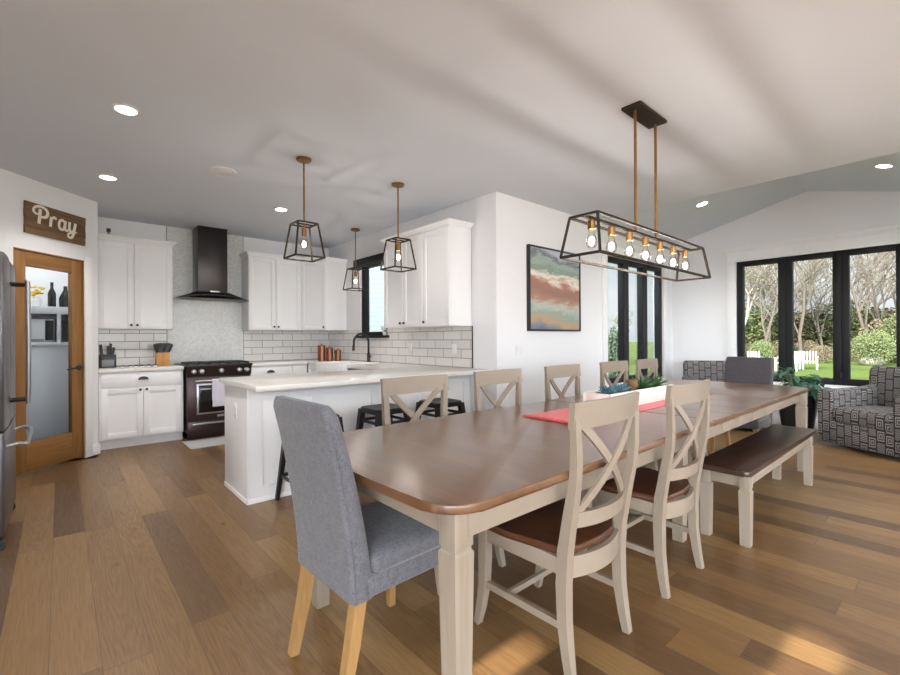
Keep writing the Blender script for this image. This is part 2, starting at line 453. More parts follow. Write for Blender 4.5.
# ------------------------------------------------------------------ camera
H = 1.24
cam = bpy.data.cameras.new('camera'); co = bpy.data.objects.new('camera', cam); COL.objects.link(co)
yaw, pitch, roll = R(48.862), R(.092), R(-.309)
F = Vector((math.cos(yaw) * math.cos(pitch), math.sin(yaw) * math.cos(pitch), math.sin(pitch)))
Rt = Vector((math.sin(yaw), -math.cos(yaw), 0)); Up = Rt.cross(F)
R2 = Rt * math.cos(roll) + Up * math.sin(roll); U2 = Up * math.cos(roll) - Rt * math.sin(roll)
co.matrix_world = Matrix(((R2.x, U2.x, -F.x, 0), (R2.y, U2.y, -F.y, 0), (R2.z, U2.z, -F.z, H), (0, 0, 0, 1)))
cam.sensor_fit = 'HORIZONTAL'; cam.sensor_width = 36; cam.lens = 446 / 900 * 36; cam.clip_start = .05; cam.clip_end = 400
sc.camera = co

# ------------------------------------------------------------------ room shell
ZC = 2.745; YW = 6.915; XS = 3.37; YP = 3.13; XW = 7.603; XE = 5.176; XR = -2.2; YR = -4.0; YS = -.416
struct(MB().box(XR, XE, YR, YW, -.1, 0).box(XE, XW, YS, YP, -.1, 0).box(-1.6, .3, 6.0, YW, -.1, -.0).build('floor', 'floor', smooth=False))
c_ = MB()
c_.box(XR, XE, YR, YP, ZC, ZC + .12).box(XR, XS, YP, YW, ZC, ZC + .12)
struct(c_.build('ceiling', 'ceiling', smooth=False))
RZ, RY = 3.2, 1.357
v_ = MB()
for (ya, yb) in ((YP, RY), (YS, RY)):
    v_.prism([(ya, ZC), (RY, RZ), (RY, RZ + .12), (ya, ZC + .12)], XE, XW + .1, axis='x')
v_.box(XE - .1, XE, YS, YP, ZC + .12, RZ + .2)
struct(v_.build('ceiling_vault', 'ceiling', smooth=False))
struct(MB().box(-1.7, XS + .1, YW, YW + .12, 0, ZC).build('wall_back', 'wall', smooth=False))

def wall_open(name, axis, pos, th, a0, a1, z0, z1, openings):
    """wall slab perpendicular to an axis with rectangular holes: openings (a,b,za,zb)"""
    m = MB()
    ops = sorted(openings); cur = a0
    def bx(p, q, u, w):
        if q - p < 1e-4 or w - u < 1e-4: return
        if axis == 'x': m.box(pos, pos + th, p, q, u, w)
        else: m.box(p, q, pos, pos + th, u, w)
    for (a, b, za, zb) in ops:
        bx(cur, a, z0, z1); bx(a, b, z0, za); bx(a, b, zb, z1); cur = b
    bx(cur, a1, z0, z1)
    return struct(m.build(name, 'wall', smooth=False))

wall_open('wall_sink', 'x', XS, .16, YP + .16, YW, 0, ZC, [(5.15, 5.88, 1.27, 2.34)])
wall_open('wall_dining', 'y', YP, .16, XS, XW + .16, 0, ZC, [(5.53, 7.27, .60, 2.35)])
wg = MB()
W3 = (.43, 2.2, .60, 2.35)
wg.box(XW, XW + .16, W3[1], YP, 0, ZC).box(XW, XW + .16, YS, W3[0], 0, ZC).box(XW, XW + .16, W3[0], W3[1], 0, W3[2]).box(XW, XW + .16, W3[0], W3[1], W3[3], ZC)
wg.prism([(YS, ZC), (YP, ZC), (RY, RZ + .1)], XW, XW + .16, axis='x')
struct(wg.build('wall_window', 'wall', smooth=False))
wall_open('wall_sunroom', 'y', YS - .16, .16, XE, XW + .16, 0, ZC, [(5.6, 7.2, .6, 2.35)])
wall_open('wall_end', 'x', XE, .12, YR, YS - .16, 0, ZC, [])
wall_open('wall_right', 'y', YR - .12, .12, XR, XE + .12, 0, ZC, [(-1.9, -.3, .1, 2.6), (-.1, 1.6, .1, 2.6), (1.8, 3.4, .1, 2.6), (3.6, 5.0, .1, 2.6)])
wall_open('wall_rear', 'x', XR - .12, .12, YR, YW, 0, ZC, [(-3.7, -2.3, .1, 2.6), (-2.15, -.5, .1, 2.6), (.30, .47, .25, 1.70), (1.09, 1.215, .2, 1.37)])  # unseen wall; its two narrow slits are shaped to cast the floor sun streaks

# pantry corner
PC = (.31, 6.2); RP = PI / 4
pw = MB()
pw.box(-1.5, -.885, 0, .1, 0, ZC).box(-.17, 0, 0, .1, 0, ZC).box(-.885, -.17, 0, .1, 2.08, ZC)
struct(pw.build('wall_pantry', 'wall', smooth=False, loc=(*PC, 0), rot=(0, 0, RP)))
struct(MB().box(.21, .31, 6.2, YW, 0, ZC).build('wall_pantry_return', 'wall', smooth=False))
struct(MB().box(-1.7, -1.6, 5.3, YW, 0, ZC).build('wall_pantry_side', 'wall', smooth=False))
# trim round the pantry door and baseboards
tp = MB()
tp.box(-.175, -.09, -.018, 0, 0, 2.12, .003)
struct(tp.build('trim_pantry', 'trim', loc=(*PC, 0), rot=(0, 0, RP)))
bb = MB().box(-.09, .012, -.014, 0, 0, .11, .003)
struct(bb.build('baseboard_pantry', 'trim', loc=(*PC, 0), rot=(0, 0, RP)))
struct(MB().box(XS, XW, YP - .014, YP, 0, .13, .003).build('baseboard_dining', 'trim'))
struct(MB().box(XW - .014, XW, YS, YP - .014, 0, .13, .003).build('baseboard_window', 'trim'))

# ---- windows
def window(name, n, width, z0, z1, pos, rz, frame=.06, depth=.09, gap=.0, latch=False):
    """n casement units side by side; local x across, frame sits in y 0.02..0.02+depth behind wall face"""
    root = bpy.data.objects.new(name, None); COL.objects.link(root); root.location = pos; root.rotation_euler = (0, 0, rz)
    root['kind'] = 'structure'
    w = width / n; e = .012
    for i in range(n):
        f = MB(); x0 = i * w; x1 = x0 + w
        f.box(x0, x0 + frame + e, .02, .02 + depth, z0, z1, .004).box(x1 - frame - e, x1, .02, .02 + depth, z0, z1, .004)
        f.box(x0 + frame, x1 - frame, .02, .02 + depth, z0, z0 + frame + .015, .004).box(x0 + frame, x1 - frame, .02, .02 + depth, z1 - frame, z1, .004)
        fo = f.build('window_frame', 'blackframe', root)
        MB().box(x0 + frame, x1 - frame, .07, .076, z0 + frame, z1 - frame).build('glass_pane', 'glass', fo)
        if latch and i:
            MB().box(x0 - .012, x0 + .012, -.012, .022, z0 + .10, z0 + .17, .004).tube([(x0, -.02, z0 + .155), (x0 + .0, -.028, z0 + .2)], .006, 6).build('latch', 'blackmetal', fo)
    return root
window('window_1', 1, .73, 1.27, 2.34, (XS, 5.88, 0), -PI / 2, frame=.055)
window('window_2', 3, 1.74, .60, 2.35, (5.53, YP, 0), 0, frame=.065)
window('window_3', 3, 1.77, .60, 2.35, (XW, 2.2, 0), -PI / 2, frame=.07, latch=True)
def casing(name, width, z0, z1, pos, rz):
    m = MB(); c = .115
    m.box(-c, 0, -.022, 0, z0 - .03, z1, .003).box(width, width + c, -.022, 0, z0 - .03, z1, .003)
    m.box(-c - .02, width + c + .02, -.04, 0, z0 - .06, z0 - .03, .003)
    m.box(-c, width + c, -.018, 0, z0 - .15, z0 - .06, .003)
    m.box(-c, width + c, -.024, 0, z1, z1 + .14, .003)
    m.frust(-c, width + c, -.03, 0, z1 + .14, -c - .035, width + c + .035, -.06, 0, z1 + .19)
    m.box(-c - .04, width + c + .04, -.065, 0, z1 + .19, z1 + .21, .003)
    return struct(m.build(name, 'trim', loc=pos, rot=(0, 0, rz)))
casing('trim_1', 1.74, .60, 2.35, (5.53, YP, 0), 0)
casing('trim_2', 1.77, .60, 2.35, (XW, 2.2, 0), -PI / 2)

# ---- backsplashes
struct(MB().box(.315, 1.066, YW - .008, YW, .914, 1.375).build('backsplash', tile_material(0), smooth=False))
struct(MB().box(2.015, XS, YW - .008, YW, .914, 1.375).build('backsplash', bpy.data.materials['subway tile'], smooth=False))
tside = tile_material(1)
sb = MB()
sb.box(XS - .008, XS, 3.488, 5.15, .914, 1.375).box(XS - .008, XS, 5.15, 5.88, .914, 1.25).box(XS - .008, XS, 5.88, YW - .008, .914, 1.375)
struct(sb.build('backsplash', tside, smooth=False))
struct(MB().box(XS - .011, XS, 3.478, 3.488, .914, 1.372).build('trim_3', 'blackmetal'))
mo = MB().box(1.066, 2.015, YW - .01, YW, .914, ZC)
struct(mo.build('backsplash', mosaic_material(), smooth=False))
struct(MB().box(1.058, 1.066, YW - .012, YW, .914, ZC).box(2.015, 2.023, YW - .012, YW, .914, ZC).build('trim_4', plain('grey edge trim', srgb(120, 120, 120), .4)))

# ---- pantry door
dr = bpy.data.objects.new('door_1', None); COL.objects.link(dr); dr.location = (*PC, 0); dr.rotation_euler = (0, 0, RP)
dr['kind'] = 'structure'
MB().box(-.87, -.765, .012, .055, .02, 2.065, .003).box(-.30, -.185, .012, .055, .02, 2.065, .003).build('door_stile', 'doorwood', dr)
MB().box(-.765, -.30, .012, .055, .02, .295, .003).box(-.765, -.30, .012, .055, 1.93, 2.065, .003).build('door_rail', 'doorwoodh', dr)
MB().box(-.885, -.872, 0, .1, 0, 2.08).box(-.183, -.17, 0, .1, 0, 2.08).box(-.872, -.183, 0, .1, 2.068, 2.08).build('door_jamb', 'doorwood', dr)
MB().box(-.767, -.298, .03, .036, .29, 1.935).build('glass_pane', 'doorglass', dr)
h = MB().lathe([(.027, .012), (.027, -.0), (.022, -.006)], (-.228, 0, .96), axis='y')
h.tube([(-.228, .0, .96), (-.228, -.04, .96), (-.245, -.05, .96), (-.33, -.05, .956), (-.41, -.048, .948)], .0095, 8)
h.build('lever_handle', 'black', dr)
for z in (.28, 1.05, 1.84):
    MB().cyl((-.872, .004, z - .045), (-.872, .004, z + .045), .007, n=8).build('hinge', 'black', dr)

# ---- pantry contents
ps = thing('pantry_shelving', 'white built-in shelving seen through the pantry door glass', 'shelving', (-.95, 6.55, 0))
MB().box(0, 1.15, 0, .36, 0, 1.18, .003).build('base_cabinet', 'cab', ps)
MB().box(-.0, 1.15, -.02, .36, 1.18, 1.22, .003).build('counter', 'cab', ps)
MB().box(0, 1.15, -.01, .36, 1.53, 1.61, .003).build('shelf', 'cab', ps)
for x in (.3, .92): MB().box(x, x + .035, 0, .34, 1.22, 1.53).build('upright', 'cab', ps)
bx = thing('microwave_oven', 'white microwave oven on the pantry counter', 'microwave', (-.35, 6.57, 1.22))
MB().box(-.02, .30, 0, .3, .01, .25, .008).build('body', 'white', bx)
MB().box(.225, .295, -.006, .0, .02, .24, .002).build('control_panel', 'black', bx)
MB().box(-.01, .215, -.006, 0, .02, .03, .002).build('door_trim', 'black', bx)
tb = thing('storage_bin', 'dark bin on the pantry counter beside the upright', 'bin', (.02, 6.6, 1.22))
MB().frust(.0, .15, 0, .2, 0, -.01, .16, -.01, .21, .24).build('bin_body', 'black', tb)
bd = MB().lathe([(.036, 0), (.036, .15), (.014, .21), (.014, .27), (.016, .275)], n=16).build('bottle', 'bottle', loc=(-.07, 6.65, 1.61))
tag(bd, 'slim dark bottle on the pantry shelf next to the yellow flowers', 'bottle', 'bottles on the pantry shelf')
b2 = MB().lathe([(.055, 0), (.06, .10), (.03, .17), (.018, .2), (.018, .24)], n=16).build('bottle', 'bottle', loc=(.045, 6.66, 1.61))
tag(b2, 'wide shouldered dark bottle on the pantry shelf', 'bottle', 'bottles on the pantry shelf')
fl = thing('flower_vase', 'vase of yellow flowers on the pantry shelf', 'flowers', (-.2, 6.65, 1.61))
MB().lathe([(.035, 0), (.05, .05), (.035, .1)], n=16).build('vase', 'white', fl)
rnd = random.Random(4); pm = MB()
for i in range(22):
    a = rnd.uniform(0, 6.28); q = rnd.uniform(0, .08); pm.sphere((q * math.cos(a), q * math.sin(a), .12 + rnd.uniform(0, .1)), .022, 1, (1, 1, .6))
pm.build('blossoms', 'yellow', fl)

# ---- Pray sign
sg = thing('wooden_sign', 'rustic brown board sign reading Pray above the pantry door', 'sign', (PC[0], PC[1], 0), RP)
sb_ = MB()
for k in range(4):
    z0 = 2.233 + k * .0730; sb_.box(-.798 + .003 * (k % 2), -.172 - .004 * ((k + 1) % 2), -.024, -.002, z0, z0 + .0725, .002)
sb_.build('board', 'signwood', sg)
def ribbon(m, pts, w, y=-.0262, n=10):
    """flat raised stroke along a smooth path in the local x,z plane"""
    P = [Vector((p[0], p[1])) for p in pts]; S = []
    ws = w if isinstance(w, list) else [w] * len(P); WW = []
    for i in range(len(P) - 1):
        p0 = P[max(i - 1, 0)]; p1 = P[i]; p2 = P[i + 1]; p3 = P[min(i + 2, len(P) - 1)]
        for k in range(n):
            t = k / n
            S.append(.5 * ((2 * p1) + (p2 - p0) * t + (2 * p0 - 5 * p1 + 4 * p2 - p3) * t * t + (3 * p1 - p0 - 3 * p2 + p3) * t ** 3)); WW.append(ws[i] * (1 - t) + ws[i + 1] * t)
    S.append(P[-1]); WW.append(ws[-1])
    m.tube([(p.x, y, p.y) for p in S], [(a * 1.22, .0028) for a in WW], 8, up=(0, 1, 0))
lt = MB(); X0 = -.715; Z0 = 2.340; s_ = .00143
def gl(pts, w, ox): ribbon(lt, [(X0 + (ox + a) * s_, Z0 + b * s_) for a, b in pts], [q * s_ for q in w] if isinstance(w, list) else w * s_)
# P
gl([(28, 0), (32, 40), (38, 98)], 9, 0)
gl([(30, 66), (8, 62), (-8, 78), (4, 104), (40, 116), (78, 104), (88, 78), (74, 54), (44, 48), (36, 52)], [4, 6, 7, 7, 7, 8, 9, 8, 6, 4], 0)
# r
gl([(100, 0), (104, 34), (108, 66)], 8.5, 6); gl([(108, 48), (122, 66), (136, 66), (140, 56)], [5, 7, 8, 8], 6)
# a
gl([(210, 56), (194, 66), (176, 56), (168, 30), (174, 6), (192, 0), (206, 14), (212, 40)], 7.5, 0)
gl([(218, 66), (213, 34), (214, 8), (226, 0), (240, 10)], [9, 8.5, 8, 7, 5], 0)
# y
gl([(250, 66), (246, 36), (250, 8), (266, 0), (280, 14), (288, 40)], 8, 0)
gl([(294, 66), (286, 24), (278, -14), (262, -40), (242, -40), (236, -24), (252, -10), (282, -4), (306, 6)], [9, 8.5, 8, 7, 7, 6, 6, 5, 4], 0)
lt.build('lettering', 'signtext', sg)

# ------------------------------------------------------------------ kitchen cabinets
def shaker(m, x0, x1, z0, z1, y=-.02, fr=.062):
    m.box(x0, x0 + fr, y, 0, z0, z1, .002).box(x1 - fr, x1, y, 0, z0, z1, .002)
    m.box(x0 + fr, x1 - fr, y, 0, z0, z0 + fr, .002).box(x0 + fr, x1 - fr, y, 0, z1 - fr, z1, .002)
    m.box(x0 + fr - .002, x1 - fr + .002, y + .011, 0, z0 + fr - .002, z1 - fr + .002)
    return m
def knob(x, z, parent, y=-.02):
    MB().lathe([(.006, 0), (.006, -.012), (.0145, -.016), (.0145, -.024), (.009, -.027)], (x, y, z), 14, 'y').build('knob', 'black', parent)
def cup_pull(x, z, parent, y=-.02):
    m = MB(); rings = []
    for k in range(9):
        a = PI * k / 8; rings.append((x - .053 * math.cos(a), z + .038 * math.sin(a) - .012))
    m.prism([(rings[0][0], rings[0][1])] + rings[1:-1] + [(rings[-1][0], rings[-1][1])], y - .024, y, .004, 2, axis='y')
    m.build('cup_pull', 'black', parent)
def crown(m, w0, w1, yb, z0, z1, p=.035, left=True, right=True):
    m.box(w0 - (.004 if left else 0), w1 + (.004 if right else 0), -.026, yb, z0, z0 + .018, .002)
    m.frust(w0 - (.006 if left else 0), w1 + (.006 if right else 0), -.028, yb, z0 + .018, w0 - (p if left else 0), w1 + (p if right else 0), -.02 - p, yb, z1 - .014)
    m.box(w0 - (p + .004 if left else 0), w1 + (p + .004 if right else 0), -.024 - p, yb, z1 - .014, z1, .002)
ZB, ZD, ZT = 1.372, 2.405, 2.477
def wall_cabinet(label, pos, rz, width, splits, knobs, depth=.31, l=True, r=True):
    t = thing('wall_cabinet', label, 'cabinet', pos, rz)
    MB().box(0, width, 0, depth, ZB, ZD + .02, .002).build('body', 'cab', t)
    cr = MB(); crown(cr, 0, width, depth, ZD + .012, ZT, left=l, right=r); cr.build('crown_molding', 'cab', t)
    e = [0] + list(splits) + [width]
    for i in range(len(e) - 1):
        d = shaker(MB(), e[i] + .004, e[i + 1] - .004, ZB + .004, ZD).build('door', 'cab', t)
        for (k, x) in knobs:
            if k == i: knob(x, 1.42, d)
    return t
wall_cabinet('white two door wall cabinet left of the black range hood', (.316, 6.605, 0), 0, .762, [.358], [(0, .328), (1, .388)], l=False)
wall_cabinet('white two door wall cabinet right of the black range hood', (1.995, 6.605, 0), 0, .762, [.381], [(0, .351), (1, .411)], r=False)
cc = thing('wall_cabinet', 'white single door diagonal wall cabinet in the kitchen corner', 'cabinet', (2.76, 6.6, 0), -PI / 4)
dg = .396
q = math.sqrt(.5)
def loc2(wx, wy): # world to local of the diagonal cabinet
    dx, dy = wx - 2.76, wy - 6.6; return (q * dx - q * dy, q * dx + q * dy)
poly = [loc2(2.76, 6.6), loc2(3.04, 6.32), loc2(XS, 6.32), loc2(XS, YW), loc2(2.76, YW)]
MB().prism(poly, ZB, ZD + .02).build('body', 'cab', cc)
cr = MB()
def grow(d): return [loc2(2.76, 6.6 - d * 1.3), loc2(3.04 - d * .6, 6.32 - d), loc2(XS, 6.32 - d), loc2(XS, YW), loc2(2.76, YW)]
cr.loft([[(*p, ZD + .012) for p in grow(.006)], [(*p, ZT - .014) for p in grow(.035)], [(*p, ZT) for p in grow(.038)]])
cr.build('crown_molding', 'cab', cc)
d = shaker(MB(), .006, dg - .006, ZB + .004, ZD, fr=.055).build('door', 'cab', cc); knob(dg - .035, 1.42, d)
wall_cabinet('white wall cabinet with three doors right of the sink window', (3.06, 4.731, 0), -PI / 2, 1.243, [.407, .784], [(0, .37), (0 + 1, .444), (2, .822)], depth=.30)

def base_body(m, w, depth, toe=.075):
    m.box(0, w, 0, depth, .11, .876, .002).box(0, w, toe, depth, 0, .11)
bl = thing('base_cabinet', 'white base cabinet with drawer over two doors left of the range', 'cabinet', (.318, 6.30, 0))
m = MB(); base_body(m, .82, .60); m.build('body', 'cab', bl)
d = MB()  .box(.02, .80, -.02, 0, .70, .865, .003).build('drawer', 'cab', bl); cup_pull(.41, .79, d)
d = shaker(MB(), .02, .4075, .125, .69).build('door', 'cab', bl); knob(.379, .665, d)
d = shaker(MB(), .4125, .80, .125, .69).build('door', 'cab', bl); knob(.441, .665, d)
br_ = thing('base_cabinet', 'white base cabinet with drawers right of the range', 'cabinet', (1.918, 6.30, 0))
m = MB(); base_body(m, .80, .60); m.build('body', 'cab', br_)
d = MB().box(.01, .565, -.02, 0, .70, .865, .003).build('drawer', 'cab', br_); cup_pull(.27, .79, d)
d = MB().box(.01, .565, -.02, 0, .42, .69, .003).build('drawer', 'cab', br_); cup_pull(.27, .6, d)
d = MB().box(.01, .565, -.02, 0, .125, .41, .003).build('drawer', 'cab', br_); cup_pull(.27, .3, d)
d = MB().box(.58, .795, -.02, 0, .70, .865, .003).build('drawer', 'cab', br_)
d = shaker(MB(), .58, .795, .125, .69, fr=.05).build('door', 'cab', br_)
bs = thing('base_cabinet', 'white sink base cabinet run under the kitchen window', 'cabinet', (2.74, 6.29, 0), -PI / 2)
m = MB(); m.box(0, .43, 0, .61, .11, .876).box(.43, 1.22, 0, .61, .11, .66).box(1.83, 2.19, 0, .61, .11, .876).box(0, 1.22, .075, .61, 0, .11).box(1.83, 2.19, .075, .61, 0, .11)
m.build('body', 'cab', bs)
for (a, b) in ((.44, .82), (.825, 1.21)): shaker(MB(), a, b, .125, .65).build('door', 'cab', bs)
shaker(MB(), .02, .42, .125, .865).build('door', 'cab', bs)
dw = thing('dishwasher', 'black dishwasher beside the white apron sink', 'dishwasher', (2.74, 5.06, 0), -PI / 2)
MB().box(.0, .598, 0, .58, .1, .87, .004).build('body', 'bsteel', dw)
MB().box(.003, .595, -.025, 0, .12, .80, .004).build('door', 'bsteel', dw)
MB().box(.003, .595, -.03, 0, .805, .87, .004).build('control_panel', 'black', dw)

# peninsula base
pn = thing('peninsula_cabinet', 'white panelled peninsula base under the long quartz counter', 'cabinet', (1.066, 3.53, 0))
m = MB(); W = XS - 1.066 - .006
m.box(0, W, 0, .60, 0, .876, .003); m.build('body', 'cab', pn)
pf = MB()
for (a, b) in ((0, .10), (.50, .60), (1.06, 1.16), (1.61, 1.71), (W - .1, W - .01)): pf.box(a, b, -.014, 0, .115, .77)
pf.box(.0, W - .01, -.014, 0, .77, .874).box(0, W - .01, -.014, 0, .0, .115)
pf.build('front_panel', 'cab', pn)
MB().box(-.014, 0, -.014, .60, .0, .875, .002).build('end_panel', 'cab', pn)
MB().box(-.022, W - .01, -.022, -.014, 0, .035, .002).box(-.022, -.014, -.022, .6, 0, .035, .002).build('baseboard', 'trim', pn)

# countertops
ct = MB().box(.314, 1.142, 6.262, YW - .009, .876, .914, .004).build('countertop', 'quartz')
tag(ct, 'short white quartz countertop left of the range', 'countertop')
c2 = MB()
c2.box(1.912, XS - .009, 6.262, YW - .009, .876, .914, .004)
c2.box(2.715, XS - .009, 5.865, 6.262, .876, .914).box(3.20, XS - .009, 5.085, 5.865, .876, .914).box(2.715, XS - .009, 4.15, 5.085, .876, .914)
c2.box(1.013, XS - .004, 3.192, 4.155, .876, .914, .004)
tag(c2.build('countertop', 'quartz'), 'long white quartz countertop running from the peninsula past the sink', 'countertop')

sk = thing('apron_sink', 'white apron front farmhouse sink under the window', 'sink', (2.66, 5.86, 0), -PI / 2)
m = MB(); m.box(.002, .773, 0, .03, .665, .925, .008).box(.002, .773, .50, .535, .68, .92, .006).box(.002, .032, .03, .5, .68, .92, .004).box(.743, .773, .03, .5, .68, .92, .004).box(.03, .745, .03, .5, .665, .69)
m.build('basin', 'white', sk)
fc = thing('faucet', 'matte black gooseneck faucet behind the sink', 'faucet', (3.275, 5.5, .914))
MB().lathe([(.028, 0), (.028, .012), (.021, .02), (.021, .12), (.016, .13)]).build('base', 'blackmetal', fc)
pts = [(0, 0, .1), (0, 0, .28)] + [(-.115 + .115 * math.cos(a), 0, .28 + .115 * math.sin(a)) for a in [PI * k / 10 for k in range(1, 11)]] + [(-.23, 0, .26), (-.233, 0, .22)]
MB().tube(pts, .0145, 12).build('spout', 'blackmetal', fc)
MB().cyl((-.2325, 0, .235), (-.237, 0, .16), .018, .020, 14).build('spray_head', 'blackmetal', fc)
MB().tube([(0, -.018, .075), (0, -.05, .08), (0, -.06, .085)], .008, 8).sphere((0, -.03, .075), .016).build('lever', 'blackmetal', fc)

# window valance, sill
vl = thing('roller_shade', 'black roller shade cassette at the top of the sink window', 'blind', (XS, 5.9, 2.30), -PI / 2)
MB().box(-.02, .79, -.10, -.002, 0, .10, .01).build('cassette', 'blackframe', vl)
MB().cyl((-.0, -.05, -.012), (.77, -.05, -.012), .008, n=8).build('hem_bar', 'black', vl)
sl = MB().box(XS - .05, XS + .01, 5.10, 5.95, 1.25, 1.285, .003).build('window_sill', 'blackframe')
struct(sl, 'black sill under the sink window', 'sill')
fp = thing('potted_flower', 'small white flower in a pot on the black sink window sill', 'plant', (XS - .018, 5.2, 1.285))
MB().lathe([(.022, 0), (.03, .05), (.026, .05)], n=14).build('pot', 'white', fp)
pm = MB(); rnd = random.Random(2)
for k in range(9):
    a = rnd.uniform(0, 6.28); e = rnd.uniform(.03, .055); pm.sphere((e * .45 * math.cos(a), e * math.sin(a), .09 + rnd.uniform(-.015, .04)), .02, 1, (1, 1, .7))
pm.build('petals', 'white', fp)
lm = MB()
for k in range(7):
    a = 2 * PI * k / 7; lm.tube([(0, 0, .045), (.02 * math.cos(a), .05 * math.sin(a), .09), (.028 * math.cos(a), .09 * math.sin(a), .075)], [(.003, .001), (.012, .001), (.002, .001)], 6)
lm.build('leaf', 'greenleaf', fp)

# copper canisters
for (x, y, r, hgt, lab) in ((2.90, 6.20, .055, .235, 'tallest copper canister of the set by the kitchen corner'), (2.985, 6.115, .050, .20, 'middle sized copper canister of the set by the kitchen corner'), (3.075, 6.03, .045, .165, 'smallest copper canister of the set by the kitchen corner')):
    t = thing('canister', lab, 'canister', (x, y, .914), 0, 'copper canisters by the kitchen corner')
    MB().lathe([(r - .003, 0), (r, .004), (r, hgt - .03), (r - .002, hgt - .028)], n=24).build('body', 'copper', t)
    MB().lathe([(r + .002, hgt - .028), (r + .002, hgt - .008), (r - .01, hgt), (.008, hgt + .002), (.012, hgt + .018), (.004, hgt + .022)], n=24).build('lid', 'copper', t)

# ---- range
rg = thing('range', 'dark stainless slide-in range under the hood', 'range', (1.16, 6.24, 0))
RWd = .752
MB().box(.002, RWd - .002, .0, .64, .08, .90, .004).box(.02, RWd - .02, .05, .6, 0, .08).build('body', 'bsteel', rg)
MB().box(-.022, RWd + .022, -.02, .64, .90, .925, .006).build('cooktop', 'black', rg)
m = MB()
for k in range(3):
    x0 = .03 + k * .245
    for yy in (.06, .2, .34, .48): m.box(x0, x0 + .23, yy, yy + .014, .935, .95)
    for xx in (0, .108, .216): m.box(x0 + xx, x0 + xx + .014, .06, .494, .925, .95)
m.build('grate', 'blackmetal', rg)
cp = MB().frust(.0, RWd, -.02, .02, .775, .0, RWd, -.045, .02, .9).build('control_panel', 'bsteel', rg)
for x in (.075, .16, .385, .60, .69):
    MB().lathe([(.030, .0), (.030, -.008), (.026, -.012), (.024, -.04), (.016, -.043)], (x, -.036, .843), 16, 'y').build('knob', 'steel', cp)
od = MB().box(.008, RWd - .008, -.03, 0, .235, .765, .006).build('oven_door', 'bsteel', rg)
MB().box(.105, .647, -.036, -.028, .31, .69, .004).build('window_frame', 'steel', od)
MB().box(.125, .627, -.039, -.03, .33, .67, .003).build('oven_window', 'blackglass', od)
MB().cyl((.08, -.075, .725), (.68, -.075, .725), .012).cyl((.1, -.075, .725), (.1, -.03, .725), .009)  .cyl((.66, -.075, .725), (.66, -.03, .725), .009).build('oven_handle', 'steel', od)
MB().box(.335, .445, -.035, -.029, .262, .29, .001).build('badge', 'steel', od)
dd = MB().box(.008, RWd - .008, -.03, 0, .085, .228, .006).build('drawer', 'bsteel', rg)
MB().box(.06, .69, -.045, -.028, .185, .205, .004).build('drawer_handle', 'steel', dd)
tw = MB()
rings = []
for k in range(15):
    x = .285 + .24 * k / 14; w = .004 * math.sin(k * 1.7)
    rings.append([(x, -.092 + w, .40), (x, -.089 + w, .735), (x, -.075, .745), (x, -.062, .735), (x, -.060, .48), (x, -.063, .48), (x, -.066, .733), (x, -.075, .739), (x, -.085 + w, .733), (x, -.087 + w, .40)])
tw.loft(rings)
tag(tw.build('dish_towel', 'towel', loc=(1.145, 6.24, 0)), 'pale lilac dish towel hanging on the oven handle', 'towel')
mt_ = MB().prism([(1.10, 5.70), (1.85, 5.70), (1.85, 6.16), (1.10, 6.16)], 0, .012, .005).build('floor_mat', 'mat')
tag(mt_, 'grey kitchen floor mat in front of the range', 'mat')

# ---- hood
hd = thing('range_hood', 'black chimney range hood on the mosaic wall', 'range hood', (1.53, YW - .01, 0))
MB().box(-.165, .195, -.31, 0, 1.87, ZC, .003).build('chimney', 'hoodsteel', hd)
m = MB()
m.frust(-.41, .40, -.46, 0, 1.78, -.18, .21, -.33, 0, 1.875)
m.build('canopy', 'hoodsteel', hd)
sec = []
for k in range(13):
    u = -1 + 2 * k / 12; x = -.002 + .432 * u; y = -.50 + .06 * u * u; z = 1.772 + .055 * (1 - u * u)
    sec.append([(x, y, z - .01), (x, -.02, z - .01), (x, -.02, z), (x, y, z)])
MB().loft(sec).build('glass_visor', 'blackglass', hd)
MB().box(-.02, .10, -.318, -.309, 1.875, 1.895, .001).build('control_strip', 'steel', hd)

# ---- countertop odds and ends
kb = thing('knife_block', 'black knife block with a grey label plate on the left counter', 'knife block', (.34, 6.60, .914))
MB().box(0, .16, 0, .13, 0, .155, .005).build('block', 'black', kb)
MB().box(.022, .14, -.004, 0, .012, .095, .002).build('label_plate', plain('grey plate', srgb(120, 120, 124), .4), kb)
for k, (x, y, hh, lab) in enumerate(((.025, .05, .12, 'black handled knife at the left of the black knife block'), (.085, .04, .10, 'black handled knife in the middle of the black knife block'), (.105, .085, .13, 'tall black handled knife at the back of the black knife block'), (.128, .04, .085, 'short black handled knife at the right of the black knife block'))):
    kn = MB().box(-.014, .014, -.017, .017, 0, hh, .006).build('knife', 'black', loc=(.34 + x, 6.60 + y, 1.069), rot=(R(-8), R(4 * (k - 1)), 0))
    tag(kn, lab, 'knife', 'knives in the black knife block')
kw = thing('utensil_block', 'light wooden block holding black utensils on the left counter', 'utensil holder', (.905, 6.62, .914))
MB().box(0, .145, 0, .12, 0, .165, .005).build('block', 'blockwood', kw)
for k, (x, y, a, b) in enumerate(((.03, .06, -18, 12), (.055, .04, -8, -8), (.08, .06, 4, 10), (.105, .05, 14, -6), (.12, .07, 22, 8))):
    u = MB().box(-.028, .028, -.018, .018, -.02, .125, .012, 3).build('utensil', 'black', loc=(.905 + x, 6.62 + y, 1.075), rot=(R(b), R(a), 0))
    tag(u, 'black utensil handle standing in the light wooden block', 'utensil', 'black utensils in the wooden block')
